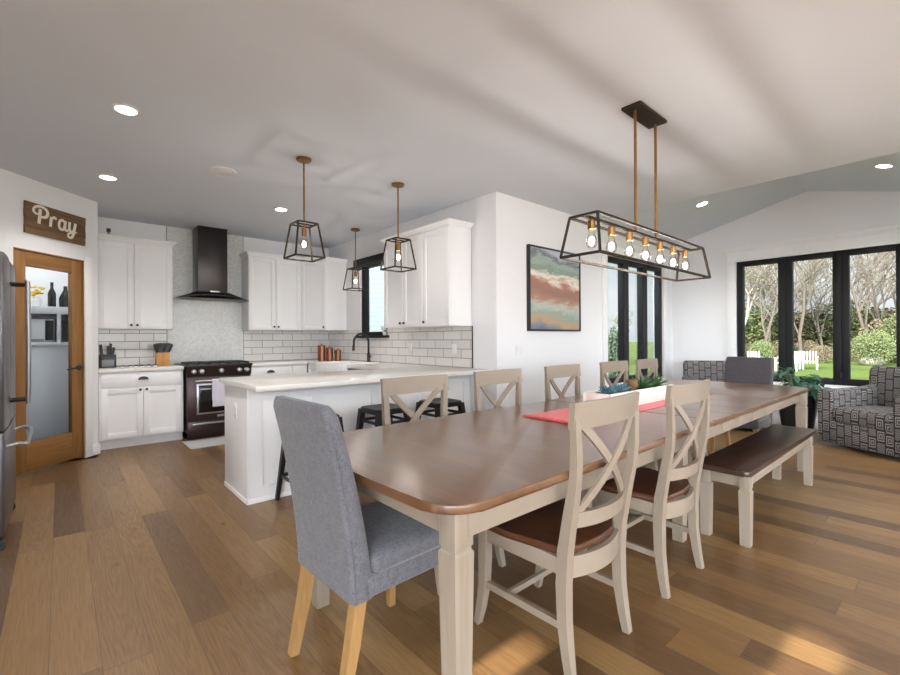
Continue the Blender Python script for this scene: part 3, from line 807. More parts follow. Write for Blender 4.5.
for k in range(6):
    t = thing('spice_jar', 'tiny jar with dark lid in the row on the left counter', 'jar', (.555 + k * .064, 6.52, .914), 0, 'small jars in a row on the left counter')
    MB().lathe([(.019, 0), (.019, .010), (.016, .012)], n=12).build('jar_body', 'white', t)
    MB().lathe([(.019, .012), (.019, .024), (.012, .027)], n=12).build('lid', 'black', t)
sc_ = thing('mini_camera', 'tiny black camera on top of the left wall cabinet', 'camera', (.43, 6.58, ZT))
MB().lathe([(.022, 0), (.022, .006), (.006, .01), (.006, .03)], n=12).build('stand', 'black', sc_)
MB().box(-.02, .02, -.02, .02, .028, .075, .008).build('housing', 'black', sc_)

# ---- outlets and switches
def plate(label, pos, rz, kind='outlet', w=.07, h=.115):
    t = thing('wall_outlet' if kind == 'outlet' else 'light_switch', label, 'outlet' if kind == 'outlet' else 'switch', pos, rz)
    MB().box(-w / 2, w / 2, -.006, 0, -h / 2, h / 2, .002).build('cover_plate', 'outlet', t)
    if kind == 'outlet':
        for z in (-.022, .022): MB().lathe([(.016, 0), (.016, -.003)], (0, -.006, z), 14, 'y').build('socket', 'outlet', t)
    else:
        for x in ((-.023, .023) if w > .1 else (0,)): MB().box(x - .016, x + .016, -.010, -.005, -.034, .034, .002).build('rocker', 'outlet', t)
plate('white double light switch on the wall left of the painting', (3.72, YP, 1.11), 0, 'switch', .118)
plate('white outlet on the tiled wall nearest the sink', (XS - .008, 4.616, 1.115), -PI / 2)
plate('white outlet on the tiled wall nearest the dining room', (XS - .008, 3.773, 1.115), -PI / 2)
plate('white outlet on the end panel of the peninsula', (1.052, 3.81, .675), -PI / 2)

# ------------------------------------------------------------------ fridge
fr = thing('refrigerator', 'dark stainless french door refrigerator at the left edge', 'refrigerator', (-.25, 3.70, 0))
MB().box(-.78, -.075, 0, .91, .03, 1.77, .006).build('body', 'fridgeside', fr)
def rdoor(y0, y1, z0, z1):
    m = MB(); ps_ = []
    pr = [(-.07, y0), (-.02, y0)] + [(-.02 + .02 * math.sin(a), y0 + .02 - .02 * math.cos(a)) for a in (PI / 6, PI / 3, PI / 2)] + [(.004, (y0 + y1) / 2)] + [(-.02 + .02 * math.sin(a), y1 - .02 + .02 * math.cos(a)) for a in (PI / 2, PI / 3, PI / 6)] + [(-.02, y1), (-.07, y1)]
    m.prism(pr, z0, z1, .004, 2); return m
for (y0, y1, hy) in ((.003, .452, .40), (.458, .907, .51)):
    d = rdoor(y0, y1, .705, 1.765).build('door', 'fridge', fr)
    m = MB().tube([(.085, hy, .82), (.088, hy, 1.2), (.085, hy, 1.64)], .012, 10)
    m.build('handle', 'steel', d)
    for z in (.845, 1.615): MB().tube([(.0, hy, z), (.075, hy, z)], .010, 8).build('handle_post', 'blackmetal', d)
d = rdoor(.003, .907, .09, .695).build('freezer_drawer', 'fridge', fr)
MB().tube([(0, .10, .60), (.05, .10, .61), (.085, .12, .60), (.09, .2, .59), (.09, .7, .59), (.085, .79, .6), (.05, .81, .61), (0, .81, .60)], .012, 10).build('handle', 'steel', d)
MB().box(-.7, -.09, .02, .89, .0, .035).build('base_grille', 'black', fr)
for y in (.05, .86): MB().cyl((-.03, y - .02, .03), (-.03, y + .02, .03), .03).build('foot', 'black', fr)

# ------------------------------------------------------------------ dining table
TX0, TX1, TY0, TY1, TZ = .785, 5.27, .92, 2.075, .765
tbl = thing('dining_table', 'long brown topped extension dining table with taupe legs', 'table', ((TX0 + TX1) / 2, (TY0 + TY1) / 2, 0))
cx, cy = (TX0 + TX1) / 2, (TY0 + TY1) / 2
def corner_arc(x, y, r, a0, n=7): return [(x + r * math.cos(a0 + PI / 2 * k / n), y + r * math.sin(a0 + PI / 2 * k / n)) for k in range(n + 1)]
xs = [2.804, 3.112, 3.422, 3.734, 4.044]
hw = (TY1 - TY0) / 2
rr = .13
def rel(x): return x - cx
L0, L1 = TX0 - cx, TX1 - cx
near = [(rel(xs[0]) - .001, -hw), (rel(xs[0]) - .001, hw)] + corner_arc(L0 + .012 + rr, hw - rr, rr, PI / 2) + [(L0 + .003, .25), (L0, 0), (L0 + .003, -.25)] + corner_arc(L0 + .012 + rr, -hw + rr, rr, PI)
far = [(rel(xs[-1]) + .001, hw), (rel(xs[-1]) + .001, -hw)] + corner_arc(L1 - .012 - rr, -hw + rr, rr, -PI / 2) + [(L1 - .003, -.25), (L1, 0), (L1 - .003, .25)] + corner_arc(L1 - .012 - rr, hw - rr, rr, 0)
MB().prism(near, TZ - .032, TZ, .009, 3).build('tabletop', 'tabletop', tbl, angle=20)
MB().prism(far, TZ - .032, TZ, .009, 3).build('tabletop', 'tabletop', tbl, angle=20)
for a, b in zip(xs[:-1], xs[1:]):
    MB().prism([(rel(a) + .001, -hw), (rel(b) - .001, -hw), (rel(b) - .001, hw), (rel(a) + .001, hw)], TZ - .032, TZ, .004, 2).build('table_leaf', 'tabletop', tbl, angle=20)
ax0, ax1, ay0, ay1 = rel(.895), rel(5.16), -hw + .07, hw - .07
edges = [ax0 + .03] + [rel(x) for x in xs] + [ax1 - .03]
for a, b in zip(edges[:-1], edges[1:]):
    for y in (ay0, ay1): MB().box(a + .0015, b - .0015, y - .012, y + .012, TZ - .125, TZ - .032, .001).build('apron', 'chair', tbl)
for x in (ax0, ax1): MB().box(x - .012, x + .012, ay0, ay1, TZ - .125, TZ - .032).build('end_apron', 'chair', tbl)
def table_leg(h=.735, wt=.038, wb=.03, notch=.60):
    m = MB()
    m.box(-wt, wt, -wt, wt, notch + .008, h, .003)
    w = wt - .005
    m.frust(-w, w, -w, w, notch - .004, -w, w, -w, w, notch + .010)
    m.frust(-wb, wb, -wb, wb, 0, -wt - .001, wt + .001, -wt - .001, wt + .001, notch - .012)
    m.frust(-wt - .001, wt + .001, -wt - .001, wt + .001, notch - .012, -w, w, -w, w, notch - .004)
    return m
lx, ly = .875 + .037 - cx, .984 + .037 - cy
for (x, y) in ((lx, ly), (lx, -ly), (-lx, .53), (-lx, -.53)): table_leg().build('leg', 'chairw', tbl, loc=(x, y, 0))
for y in (-.36, .36): table_leg(h=.70).build('leg', 'chairw', tbl, loc=(2.85 - cx, y, 0))
for y in (-.3, .3): MB().box(ax0 + .3, ax1 - .3, y - .02, y + .02, .66, .72).build('extension_slide', 'chair', tbl)

# runner, planter, succulents
rn = thing('table_runner', 'coral red table runner under the white planter box', 'table runner', (0, 0, TZ))
MB().box(2.15, 3.95, 1.34, 1.74, .0005, .003).build('cloth', 'runner', rn)
fm = MB(); rnd = random.Random(7)
for k in range(44):
    y = 1.345 + k * .39 / 43
    for sx, x in ((-1, 2.152), (1, 3.948)):
        fm.tube([(x, y, .0035), (x + sx * .03, y + rnd.uniform(-.008, .008), .005), (x + sx * .055, y + rnd.uniform(-.012, .012), .003)], [.0035, .004, .002], 5)
fr_ = fm.build('fringe', 'runner', rn); fr_['kind'] = 'stuff'
pb = thing('planter_box', 'long white wooden planter box on the red runner', 'planter', (2.64, 1.47, TZ + .003))
PBL, PBW, PBH = .96, .2, .105
m = MB(); m.box(0, PBL, 0, .016, 0, PBH, .002).box(0, PBL, PBW - .016, PBW, 0, PBH, .002).box(0, .016, .016, PBW - .016, 0, PBH, .002).box(PBL - .016, PBL, .016, PBW - .016, 0, PBH, .002).box(.016, PBL - .016, .016, PBW - .016, 0, .012)
m.build('box_body', 'whitewash', pb)
MB().box(.018, PBL - .018, .018, PBW - .018, .07, .088).build('soil', 'soil', pb)
def rosette(seed, n, r, h, wide, up=.5):
    rnd = random.Random(seed); m = MB()
    for k in range(n):
        a = k * 2.4; t = k / n; el = .15 + up * t * 1.2; L = r * (1 - .45 * t) * rnd.uniform(.85, 1.15)
        dx, dy = math.cos(a), math.sin(a)
        pts = [(0, 0, h * .3 * t), (dx * L * .5 * math.cos(el), dy * L * .5 * math.cos(el), h * .3 * t + L * .5 * math.sin(el) + .004), (dx * L * math.cos(el), dy * L * math.cos(el), h * .3 * t + L * math.sin(el) * 1.1)]
        m.tube(pts, [(wide * .5, .004), (wide, .006), (.002, .002)], 6)
    return m
for (x, y, mt, lab, a) in ((2.78, 1.57, 'blueleaf', 'blue green succulent at the near end of the white planter', (3, 26, .085, .06, .014, .7)), (2.90, 1.555, 'blueleaf', 'blue green succulent second from the near end of the white planter', (5, 26, .085, .06, .013, .8)), (3.01, 1.58, 'blueleaf', 'blue green succulent beside the brown pot in the white planter', (6, 22, .075, .06, .012, .9)),
                          (3.25, 1.56, 'greenleaf', 'spiky green plant next to the brown pot in the white planter', (8, 30, .13, .06, .010, .8)), (3.46, 1.57, 'greenleaf', 'spiky green plant at the far end of the white planter', (9, 32, .14, .07, .010, .75))):
    o = rosette(*a).build('succulent', mt, loc=(x, y, TZ + .003 + .085)); tag(o, lab, 'plant', 'succulents in the white planter')
o = MB().lathe([(.03, 0), (.045, .04), (.04, .075), (.034, .075), (.034, .06)], n=14).build('nest_pot', 'rattan', loc=(3.12, 1.57, TZ + .003 + .088)); tag(o, 'small brown pot standing between the plants in the white planter', 'pot')

# ------------------------------------------------------------------ chairs
def arc_bar(m, x0, x1, ya, bow, z0, z1, th, n=10, tilt=0, endz=0):
    """bar curved in plan between x0,x1: y = ya - bow*(1-u^2), thickness th"""
    rings = []
    for k in range(n + 1):
        u = -1 + 2 * k / n; x = (x0 + x1) / 2 + (x1 - x0) / 2 * u; y = ya - bow * (1 - u * u)
        rings.append([(x, y - th / 2 - tilt * 0, z0), (x, y + th / 2, z0), (x, y + th / 2 - tilt, z1), (x, y - th / 2 - tilt, z1)])
    m.loft(rings); return m
def make_xchair(label):
    t = thing('dining_chair', label, 'chair', (0, 0, 0), 0, 'taupe cross back dining chairs')
    # seat
    poly = [(-.20, -.174), (-.12, -.214), (0, -.227), (.12, -.214), (.20, -.174), (.235, .05), (.24, .215), (.21, .24), (-.21, .24), (-.24, .215), (-.235, .05)]
    MB().prism(poly, .435, .465, .010, 3).build('seat', 'seat', t)
    for sx in (-1, 1):
        MB().tube([(sx * .212, .240, 0), (sx * .208, .222, .08), (sx * .205, .205, .18), (sx * .205, .200, .3), (sx * .205, .200, .434)], [(.014, .014), (.017, .017), (.019, .019), (.021, .021), (.021, .021)], 4, up=(0, 1, 0)).build('leg', 'chair', t)
        P = [(sx * .208, -.228, 0), (sx * .205, -.214, .08), (sx * .202, -.198, .20), (sx * .20, -.194, .34), (sx * .20, -.201, .46), (sx * .204, -.226, .6), (sx * .210, -.250, .72), (sx * .213, -.257, .80), (sx * .217, -.258, .9), (sx * .219, -.258, .955)]
        MB().tube(P, [(.015, .015), (.018, .017), (.021, .020), (.022, .022), (.022, .022), (.021, .019), (.019, .016), (.018, .015), (.017, .013), (.016, .012)], 4, up=(0, 1, 0)).build('leg', 'chair', t)
    m = MB(); arc_bar(m, -.240, .240, -.251, .024, .914, 1.012, .022, 12, tilt=.010); m.build('top_rail', 'chair', t)
    m = MB(); arc_bar(m, -.19, .19, -.214, .044, .545, .603, .020, 12, tilt=.006); m.build('lower_rail', 'chair', t)
    for sx in (-1, 1):
        pts = []
        for k in range(9):
            u = k / 8; x = sx * (-.172 + .345 * u); z = .600 + .325 * u; bow = .044 * (1 - (2 * u - 1) ** 2)
            pts.append((x, -.226 - .034 * u - bow * .7 - sx * .003, z))
        MB().tube(pts, [(.017, .006)] * 9, 4, up=(0, 1, 0)).build('cross_slat', 'chair', t)
    m = MB(); arc_bar(m, -.185, .185, -.194, .044, .355, .434, .020, 12); m.build('apron', 'chair', t)
    MB().box(-.19, .19, .19, .212, .372, .434, .002).build('apron', 'chair', t)
    for sx in (-1, 1):
        x = sx * .205; MB().box(x - .011, x + .011, -.185, .195, .372, .434, .002).build('apron', 'chair', t)
        MB().tube([(sx * .205, .205, .185), (sx * .203, -.198, .185)], [(.009, .014)] * 2, 4).build('stretcher', 'chair', t)
    MB().tube([(-.203, .08, .185), (.203, .08, .185)], [(.009, .012)] * 2, 4).build('stretcher', 'chair', t)
    return t
ch = make_xchair('taupe cross back chair nearest the camera, on the bench side of the table')
ch.location = (1.584, 1.155, 0); ch.rotation_euler = (0, 0, R(.5))
dup(ch, (2.38, 1.155, 0), R(-.5), 'taupe cross back chair between the nearest cross back chair and the bench')
for x, lab in ((1.60, 'taupe cross back chair on the far side of the table, hiding the bar stools'), (2.335, 'taupe cross back chair under the light switch, far side of the table'), (3.11, 'taupe cross back chair right under the painting, far side of the table'),
               (3.93, 'taupe cross back chair before the dining window, behind the blue succulents'), (4.60, 'taupe cross back chair before the dining window, at the far end of its row')):
    dup(ch, (x, 1.89, 0), PI + R(random.Random(int(x * 100)).uniform(-1.5, 1.5)), lab)

def rrect(w, d, r, cx=0, cy=0, n=5):
    P = []
    for (sx, sy, a0) in ((1, 1, 0), (-1, 1, PI / 2), (-1, -1, PI), (1, -1, 3 * PI / 2)):
        for k in range(n + 1):
            a = a0 + PI / 2 * k / n; P.append((cx + sx * (w / 2 - r) + r * math.cos(a), cy + sy * (d / 2 - r) + r * math.sin(a)))
    return P
def make_parson(label, fab, W=.44, name='parson_chair', rnd_top=.026):
    t = thing(name, label, 'chair')
    # local: faces +y, rear of skirt at y=-.235
    yb = -.235
    rings = []
    zs = [.35, .42, .5, .6, .7, .8, .88, .95, .99, 1.012, 1.024, 1.030]
    for z in zs:
        u = (z - .35) / .67
        y = yb - .122 * u ** 1.5 + .045; wd = W + .0 - (.0 if z < .93 else (z - .93) * .0)
        r = .028; dd = .092 - .034 * u
        shr = 0 if z < .98 else ((z - .98) / .05) ** 2 * rnd_top
        rings.append([(px_, py_, z) for px_, py_ in rrect(wd - shr * 2, dd - shr * 1.2, min(r, (dd - shr * 1.2) / 2 - .002), 0, y)])
    # bow the top: corners lower than the middle
    for i, z in enumerate(zs):
        if z > .85:
            k = (z - .85) / .18
            rings[i] = [(x, y, zz - k * .014 * (abs(x) / (W / 2)) ** 3) for x, y, zz in rings[i]]
    MB().loft(rings).build('backrest', fab, t, angle=60)
    MB().box(-W / 2, W / 2, yb + .03, .235, .35, .43, .015, 3).build('seat_frame', fab, t)
    m = MB(); zz = [.425, .44, .465, .485, .497, .502]; ins = [.004, -.004, -.006, 0, .018, .05]
    m.loft([[(a, b, z) for a, b in rrect(W - 2 * i_, .395 - 2 * i_, .03, 0, .045)] for z, i_ in zip(zz, ins)])
    m.build('seat', fab, t, angle=60)
    for sx in (-1, 1):
        m = MB(); pts = []
        for z in zs[:-3]:
            u = (z - .35) / .67; y = yb - .122 * u ** 1.5 + .045; pts.append((sx * (W / 2 - .002), y - (.092 - .034 * u) / 2 + .012, z - (max(0, (z - .85) / .18) * .014)))
        m.tube(pts, .0022, 5); m.build('seam', fab, t)
    for sx in (-1, 1):
        MB().tube([(sx * (W / 2 - .035), yb + .04, .355), (sx * (W / 2 - .035), yb + .015, .2), (sx * (W / 2 - .033), yb - .028, 0)], [(.022, .022), (.020, .021), (.016, .017)], 4, up=(0, 1, 0)).build('leg', 'oakleg', t)
        MB().tube([(sx * (W / 2 - .03), .205, .355), (sx * (W / 2 - .03), .208, 0)], [(.020, .020), (.015, .015)], 4, up=(0, 1, 0)).build('leg', 'oakleg', t)
    return t
pc = make_parson('blue grey upholstered chair at the near head of the table', 'fabric')
pc.location = (.955, 1.555, 0); pc.rotation_euler = (0, 0, -PI / 2 + R(2))
p2 = make_parson('dark grey upholstered chair at the far head of the table', 'fabricdark', rnd_top=.010)
p2.location = (5.24, 1.49, 0); p2.rotation_euler = (0, 0, PI / 2)

# bench
bn = thing('bench', 'dark topped bench with cream legs tucked beside the table', 'bench', (3.885, .952, 0))
bw, bd_ = .905, .15
MB().prism(rrect(2 * bw, 2 * bd_, .03), .425, .457, .008, 3).build('seat', 'benchtop', bn, angle=20)
for sx in (-1, 1):
    for sy in (-1, 1):
        table_leg(.425, .03, .026, .335).build('leg', 'chairw', bn, loc=(sx * (bw - .085), sy * (bd_ - .042), 0))
for sy in (-1, 1): MB().box(-bw + .1, bw - .1, sy * (bd_ - .042) - .011, sy * (bd_ - .042) + .011, .345, .425, .002).build('apron', 'chair', bn)
for sx in (-1, 1): MB().box(sx * (bw - .085) - .011, sx * (bw - .085) + .011, -bd_ + .05, bd_ - .05, .345, .425, .002).build('apron', 'chair', bn)

# bar stools
def make_stool(label):
    t = thing('bar_stool', label, 'stool', (0, 0, 0), 0, 'black metal bar stools at the peninsula')
    S = .155; Z = .66
    m = MB(); m.loft([[(a, b, z) for a, b in rrect(2 * s, 2 * s, .05)] for s, z in ((S - .0, Z - .045), (S + .004, Z - .01), (S - .004, Z), (S - .03, Z - .004))]); m.build('seat', 'blackmetal', t)
    for sx in (-1, 1):
        for sy in (-1, 1):
            MB().tube([(sx * .135, sy * .135, Z - .02), (sx * .205, sy * .205, 0)], [(.024, .024), (.013, .013)], 4, up=(0, 1, 0)).build('leg', 'blackmetal', t)
    def at(z): return .205 - .07 * z / (Z - .02)
    for z, nm in ((.19, 'foot_rail'),):
        e = at(z)
        for (a, b) in (((-e, -e), (e, -e)), ((e, -e), (e, e)), ((e, e), (-e, e)), ((-e, e), (-e, -e))):
            MB().tube([(*a, z), (*b, z)], [(.004, .013)] * 2, 4).build(nm, 'blackmetal', t)
    e = at(.54)
    m = MB()
    for (a, b) in (((-e, -e), (e, -e)), ((e, -e), (e, e)), ((e, e), (-e, e)), ((-e, e), (-e, -e))): m.tube([(*a, .545), (*b, .545)], [(.003, .012)] * 2, 4)
    m.build('brace', 'blackmetal', t)
    return t
st = make_stool('black metal bar stool mostly hidden behind the blue grey chair')
st.location = (1.46, 3.27, 0)
dup(st, (2.08, 3.24, 0), 0, 'black metal bar stool at the middle of the peninsula')
dup(st, (2.67, 3.20, 0), 0, 'black metal bar stool nearest the painting wall')

# ------------------------------------------------------------------ armchairs
def make_armchair(label):
    t = thing('armchair', label, 'armchair', (0, 0, 0), 0, 'black and white patterned swivel armchairs')
    # faces -y
    W = .9
    MB().lathe([(.3, 0), (.3, .03), (.26, .045)]).build('swivel_base', 'black', t)
    def soft(m, w, d, r, cx, cy, z0, z1, e=.03):
        m.loft([[(a, b, z) for a, b in rrect(w - 2 * i, d - 2 * i, r, cx, cy)] for z, i in ((z0, e * .4), (z0 + e * .4, 0), (z1 - e, 0), (z1 - e * .4, e * .25), (z1, e))]); return m
    soft(MB(), W - .06, .74, .04, 0, -.06, .045, .30, .02).build('body', 'tribal', t, angle=60)
    soft(MB(), .575, .62, .05, 0, -.135, .285, .455, .045).build('seat_cushion', 'tribal', t, angle=60)
    for sx in (-1, 1):
        m = MB(); rings = []
        for y in (-.43, -.42, -.2, .1, .3, .36):
            z1 = .64 + (.0 if y < 0 else .05 * (y / .36)); w = .155
            rr_ = [(sx * (W / 2 - w), .05), (sx * W / 2 - sx * .01, .05), (sx * W / 2, .4), (sx * W / 2, z1 - .06), (sx * (W / 2 - .02), z1 - .02), (sx * (W / 2 - .06), z1), (sx * (W / 2 - w + .045), z1), (sx * (W / 2 - w + .008), z1 - .025), (sx * (W / 2 - w), z1 - .06)]
            ins = .012 if y in (-.43, .36) else 0
            mx = sx * (W / 2 - w / 2)
            rings.append([(mx + (x - mx) * (1 - ins * 6), y, .05 + (z - .05) * (1 - ins * 1.2)) for x, z in rr_])
        m.loft(rings); m.build('arm', 'tribal', t, angle=50)
    m = MB(); rings = []
    for z in (.05, .3, .5, .7, .82, .86, .88, .885):
        u = z / .91; y = .30 + .05 * u; e = 0 if z < .83 else ((z - .83) / .06) ** 2 * .03
        rings.append([(a, b, z) for a, b in rrect(.84 - 2 * e, .17 - 1.6 * e, .04, 0, y)])
    m.loft(rings); m.build('backrest', 'tribal', t, angle=60)
    return t
ac = make_armchair('patterned swivel armchair right of the potted plant')
ac.location = (6.73, .49, 0); ac.rotation_euler = (0, 0, R(150) + PI / 2)
a2 = dup(ac, (7.0, 2.2, 0), math.atan2(-.55, -.83) + PI / 2, 'patterned swivel armchair mostly hidden behind the far end chair')

# floor plant
fp = thing('potted_plant', 'leafy green plant in a tall black pot by the window', 'plant', (6.85, 1.33, 0))
MB().lathe([(.13, 0), (.15, .06), (.215, .50), (.22, .54), (.195, .54), (.19, .49)]).build('pot', 'pot', fp)
MB().lathe([(.19, .48), (.19, .492)]).build('soil', 'soil', fp)
rnd = random.Random(11); m = MB(); ms = MB()
for k in range(58):
    a = rnd.uniform(0, 2 * PI); r0 = rnd.uniform(.10, .30); hgt = rnd.uniform(.02, .33) * (1.25 - r0 * 2.2)
    bx_, by_ = r0 * math.cos(a), r0 * math.sin(a); zb = .52 + hgt
    ms.tube([(bx_ * .2, by_ * .2, .49), (bx_ * .6, by_ * .6, zb), (bx_, by_, zb + .02)], [.005, .004, .003], 5)
    a2_ = a + rnd.uniform(-.7, .7); L = rnd.uniform(.10, .17); dz = rnd.uniform(-.09, .03)
    dx, dy = math.cos(a2_) * L, math.sin(a2_) * L
    m.tube([(bx_, by_, zb + .02), (bx_ + dx * .3, by_ + dy * .3, zb + .04), (bx_ + dx * .65, by_ + dy * .65, zb + .03 + dz * .4), (bx_ + dx, by_ + dy, zb + dz)], [(.004, .002), (.036, .002), (.034, .002), (.002, .001)], 6)
m.build('foliage', 'plantleaf', fp); ms.build('stem', 'stem', fp)

# ------------------------------------------------------------------ painting
pa = thing('framed_painting', 'abstract coral and green painting in a thin black frame', 'painting', (3.85, YP, 1.316))
PWd, PH = .995, .948
m = MB(); m.box(0, .02, -.045, -.002, 0, PH, .002).box(PWd - .02, PWd, -.045, -.002, 0, PH, .002).box(.02, PWd - .02, -.045, -.002, 0, .02, .002).box(.02, PWd - .02, -.045, -.002, PH - .02, PH, .002)
m.build('frame', 'black', pa)
MB().box(.018, PWd - .018, -.035, -.003, .018, PH - .018).build('canvas', 'painting', pa)

# ------------------------------------------------------------------ lights: pendants
def bulb_on(parent, x, y, ztop, s=1.0):
    pr_ = [(.013, 0), (.014, -.016), (.020, -.036), (.029, -.058), (.031, -.074), (.027, -.092), (.016, -.104), (.004, -.108)]
    MB().lathe([(r * s, z * s) for r, z in pr_], (x, y, ztop), 20).build('bulb', 'bulbglass', parent)
    MB().sphere((x, y, ztop - .066 * s), .0145 * s, 2, (1, 1, 1.7)).build('filament', 'bulb', parent)
def make_pendant(label):
    t = thing('pendant_light', label, 'pendant light', (0, 0, 0), 0, 'brass and bronze lantern pendants')
    MB().lathe([(.062, ZC), (.062, ZC - .014), (.055, ZC - .022), (.012, ZC - .026)]).build('canopy', 'brass', t)
    MB().cyl((0, 0, ZC - .02), (0, 0, 2.215), .0075, n=12).build('rod', 'brass', t)
    a, b, zt, zb = .083, .123, 2.198, 1.915; r = .0062
    m = MB()
    T = [(-a, -a, zt), (a, -a, zt), (a, a, zt), (-a, a, zt)]; B = [(-b, -b, zb), (b, -b, zb), (b, b, zb), (-b, b, zb)]
    for i in range(4):
        m.tube([T[i], T[(i + 1) % 4]], r, 4).tube([B[i], B[(i + 1) % 4]], r, 4).tube([T[i], B[i]], r, 4)
    m.tube([(-a, 0, zt), (a, 0, zt)], r * .9, 4)
    m.build('cage', 'bronze', t)
    s = MB().lathe([(.009, 2.198), (.009, 2.165), (.020, 2.16), (.020, 2.10), (.017, 2.095)]).build('socket', 'brass', t)
    bulb_on(s, 0, 0, 2.097, 1.0)
    return t
pd = make_pendant('lantern pendant over the near end of the peninsula'); pd.location = (1.535, 3.6, 0)
dup(pd, (2.482, 3.6, 0), None, 'lantern pendant over the peninsula beside the right wall cabinets')
dup(pd, (3.058, 5.466, 0), None, 'lantern pendant over the sink by the window')

cd = thing('chandelier', 'long brass and bronze frame chandelier over the dining table', 'chandelier', (2.985, 1.395, 0), R(.5))
MB().box(-.21, .19, -.065, .065, ZC - .02, ZC, .004).build('canopy', 'bronze', cd)
for x in (-.15, .151): MB().cyl((x, 0, ZC - .015), (x, 0, 1.925), .009, n=12).build('rod', 'brass', cd)
m = MB(); TX, TY, BX, BY, zt, zb = .775, .088, .815, .124, 1.927, 1.70; r = .0068
T = [(-TX, -TY, zt), (TX, -TY, zt), (TX, TY, zt), (-TX, TY, zt)]; B = [(-BX, -BY, zb), (BX, -BY, zb), (BX, BY, zb), (-BX, BY, zb)]
for i in range(4): m.tube([T[i], T[(i + 1) % 4]], r, 4).tube([B[i], B[(i + 1) % 4]], r, 4).tube([T[i], B[i]], r, 4)
m.build('frame', 'bronze', cd)
MB().tube([(-TX, 0, zt - .002), (TX, 0, zt - .002)], [(.010, .007)] * 2, 4).build('lamp_bar', 'bronze', cd)
for k in range(7):
    x = -.69 + k * .2255
    s = MB().lathe([(.008, zt), (.008, zt - .015), (.0215, zt - .018), (.0215, zt - .068), (.018, zt - .071)], (x, 0, 0), 18).build('socket', 'brass', cd)
    bulb_on(s, x, 0, zt - .069, 1.0)

def can(label, pos, tilt=0):
    t = thing('recessed_light', label, 'ceiling light', pos, 0, 'round recessed ceiling lights'); t.rotation_euler = (tilt, 0, 0)
    MB().lathe([(.078, 0), (.078, -.004), (.060, -.010), (.060, -.0)]).build('trim_ring', 'outlet', t)
    MB().lathe([(.060, -.003), (.060, -.006)]).build('lens', 'canlens', t)
    return t
can('recessed ceiling light nearest the camera, above the pantry sign', (.326, 3.571, ZC))
can('recessed ceiling light in front of the left wall cabinets', (.335, 5.17, ZC))
can('recessed ceiling light left of the nearest pendant', (1.926, 5.164, ZC))
th_ = math.atan2(RZ - ZC, YP - RY)
can('recessed light in the sloped ceiling right of the chandelier', (6.32, 2.215, 2.745 + (RZ - ZC) * (YP - 2.215) / (YP - RY)), -th_)
can('recessed light in the sloped ceiling at the right edge', (6.345, .506, 2.745 + (RZ - ZC) * (.506 - YS) / (RY - YS)), th_)
for x, y, lab in ((-1.0, .9, 'unseen fill downlight added behind the camera, nearest the kitchen'), (-1.0, -1.9, 'unseen fill downlight added behind the camera by the rear glazing'), (1.7, -1.9, 'unseen fill downlight added behind the camera by the middle of the glazing'), (4.2, -2.0, 'unseen fill downlight added behind the camera by the end wall')): can(lab, (x, y, ZC))  # cans added out of view to lift the bounced light
sp = thing('ceiling_speaker', 'round white speaker grille flush in the kitchen ceiling', 'speaker', (1.10, 4.33, ZC))
MB().lathe([(.11, 0), (.11, -.006), (.10, -.008)]).build('rim', 'outlet', sp)
MB().lathe([(.1, -.004), (.1, -.007)]).build('grille', plain('grey grille', srgb(196, 196, 198), .7), sp)

# ------------------------------------------------------------------ outdoors
GZ = -.45
gm = MB(); gm.box(-60, 160, -90, 160, GZ - .2, GZ)
struct(gm.build('lawn', 'grass', smooth=False))
struct(MB().box(-40, 5.0, -40, YR - .2, GZ, GZ + .06).box(-40, XR - .2, YR - .2, 20, GZ, GZ + .06).build('bounce_slab', plain('pale bounce concrete', srgb(205, 202, 198), .8), smooth=False))  # unseen pale slab, added to bounce neutral light up to the ceiling
def tree_proto(seed, hgt, leafmat, dens, barkmat='bark', spread=.55, nleaf=700):
    rnd = random.Random(seed); tips = []
    m = MB()
    def grow(p, d, L, r, lev):
        n = 3; pts = [p]; q_ = p; dd = d
        for k in range(n):
            dd = (dd + Vector((rnd.uniform(-.2, .2), rnd.uniform(-.2, .2), rnd.uniform(-.02, .16)))).normalized()
            q_ = q_ + dd * L / n; pts.append(q_)
        m.tube(pts, [r, r * .86, r * .72, r * .58], 5 if lev < 2 else 3, cap=False)
        if lev >= 2: tips.extend(pts[1:])
        if lev == 5 or r < .004: return
        nb = (5, 4, 4, 3, 3)[lev]
        for k in range(nb):
            b = pts[rnd.choice((1, 2, 2, 3, 3)) if lev else rnd.choice((1, 2, 3, 3))]
            a = rnd.uniform(0, 6.28); sp_ = rnd.uniform(.5, 1.1) * spread * 1.6
            nd = (dd + Vector((math.cos(a) * sp_, math.sin(a) * sp_, rnd.uniform(-.05, .35)))).normalized()
            grow(b, nd, L * rnd.uniform(.5, .78), r * rnd.uniform(.42, .6), lev + 1)
    grow(Vector((0, 0, 0)), Vector((0, 0, 1)), hgt * .42, hgt * .011, 0)
    t = thing('bare_tree', 'leafless tree beyond the lawn', 'tree')
    m.build('trunk', barkmat, t, smooth=False)
    l = MB()
    for k in range(nleaf):
        p = rnd.choice(tips) + Vector((rnd.gauss(0, .25), rnd.gauss(0, .25), rnd.gauss(0, .25))); s = rnd.uniform(.04, .10) * dens
        u = Vector((rnd.uniform(-1, 1), rnd.uniform(-1, 1), rnd.uniform(-1, 1))).normalized() * s; w = u.orthogonal().normalized() * s
        l.quad(p - u, p + w, p + u, p - w)
    l.build('foliage', leafmat, t, smooth=False)
    return t
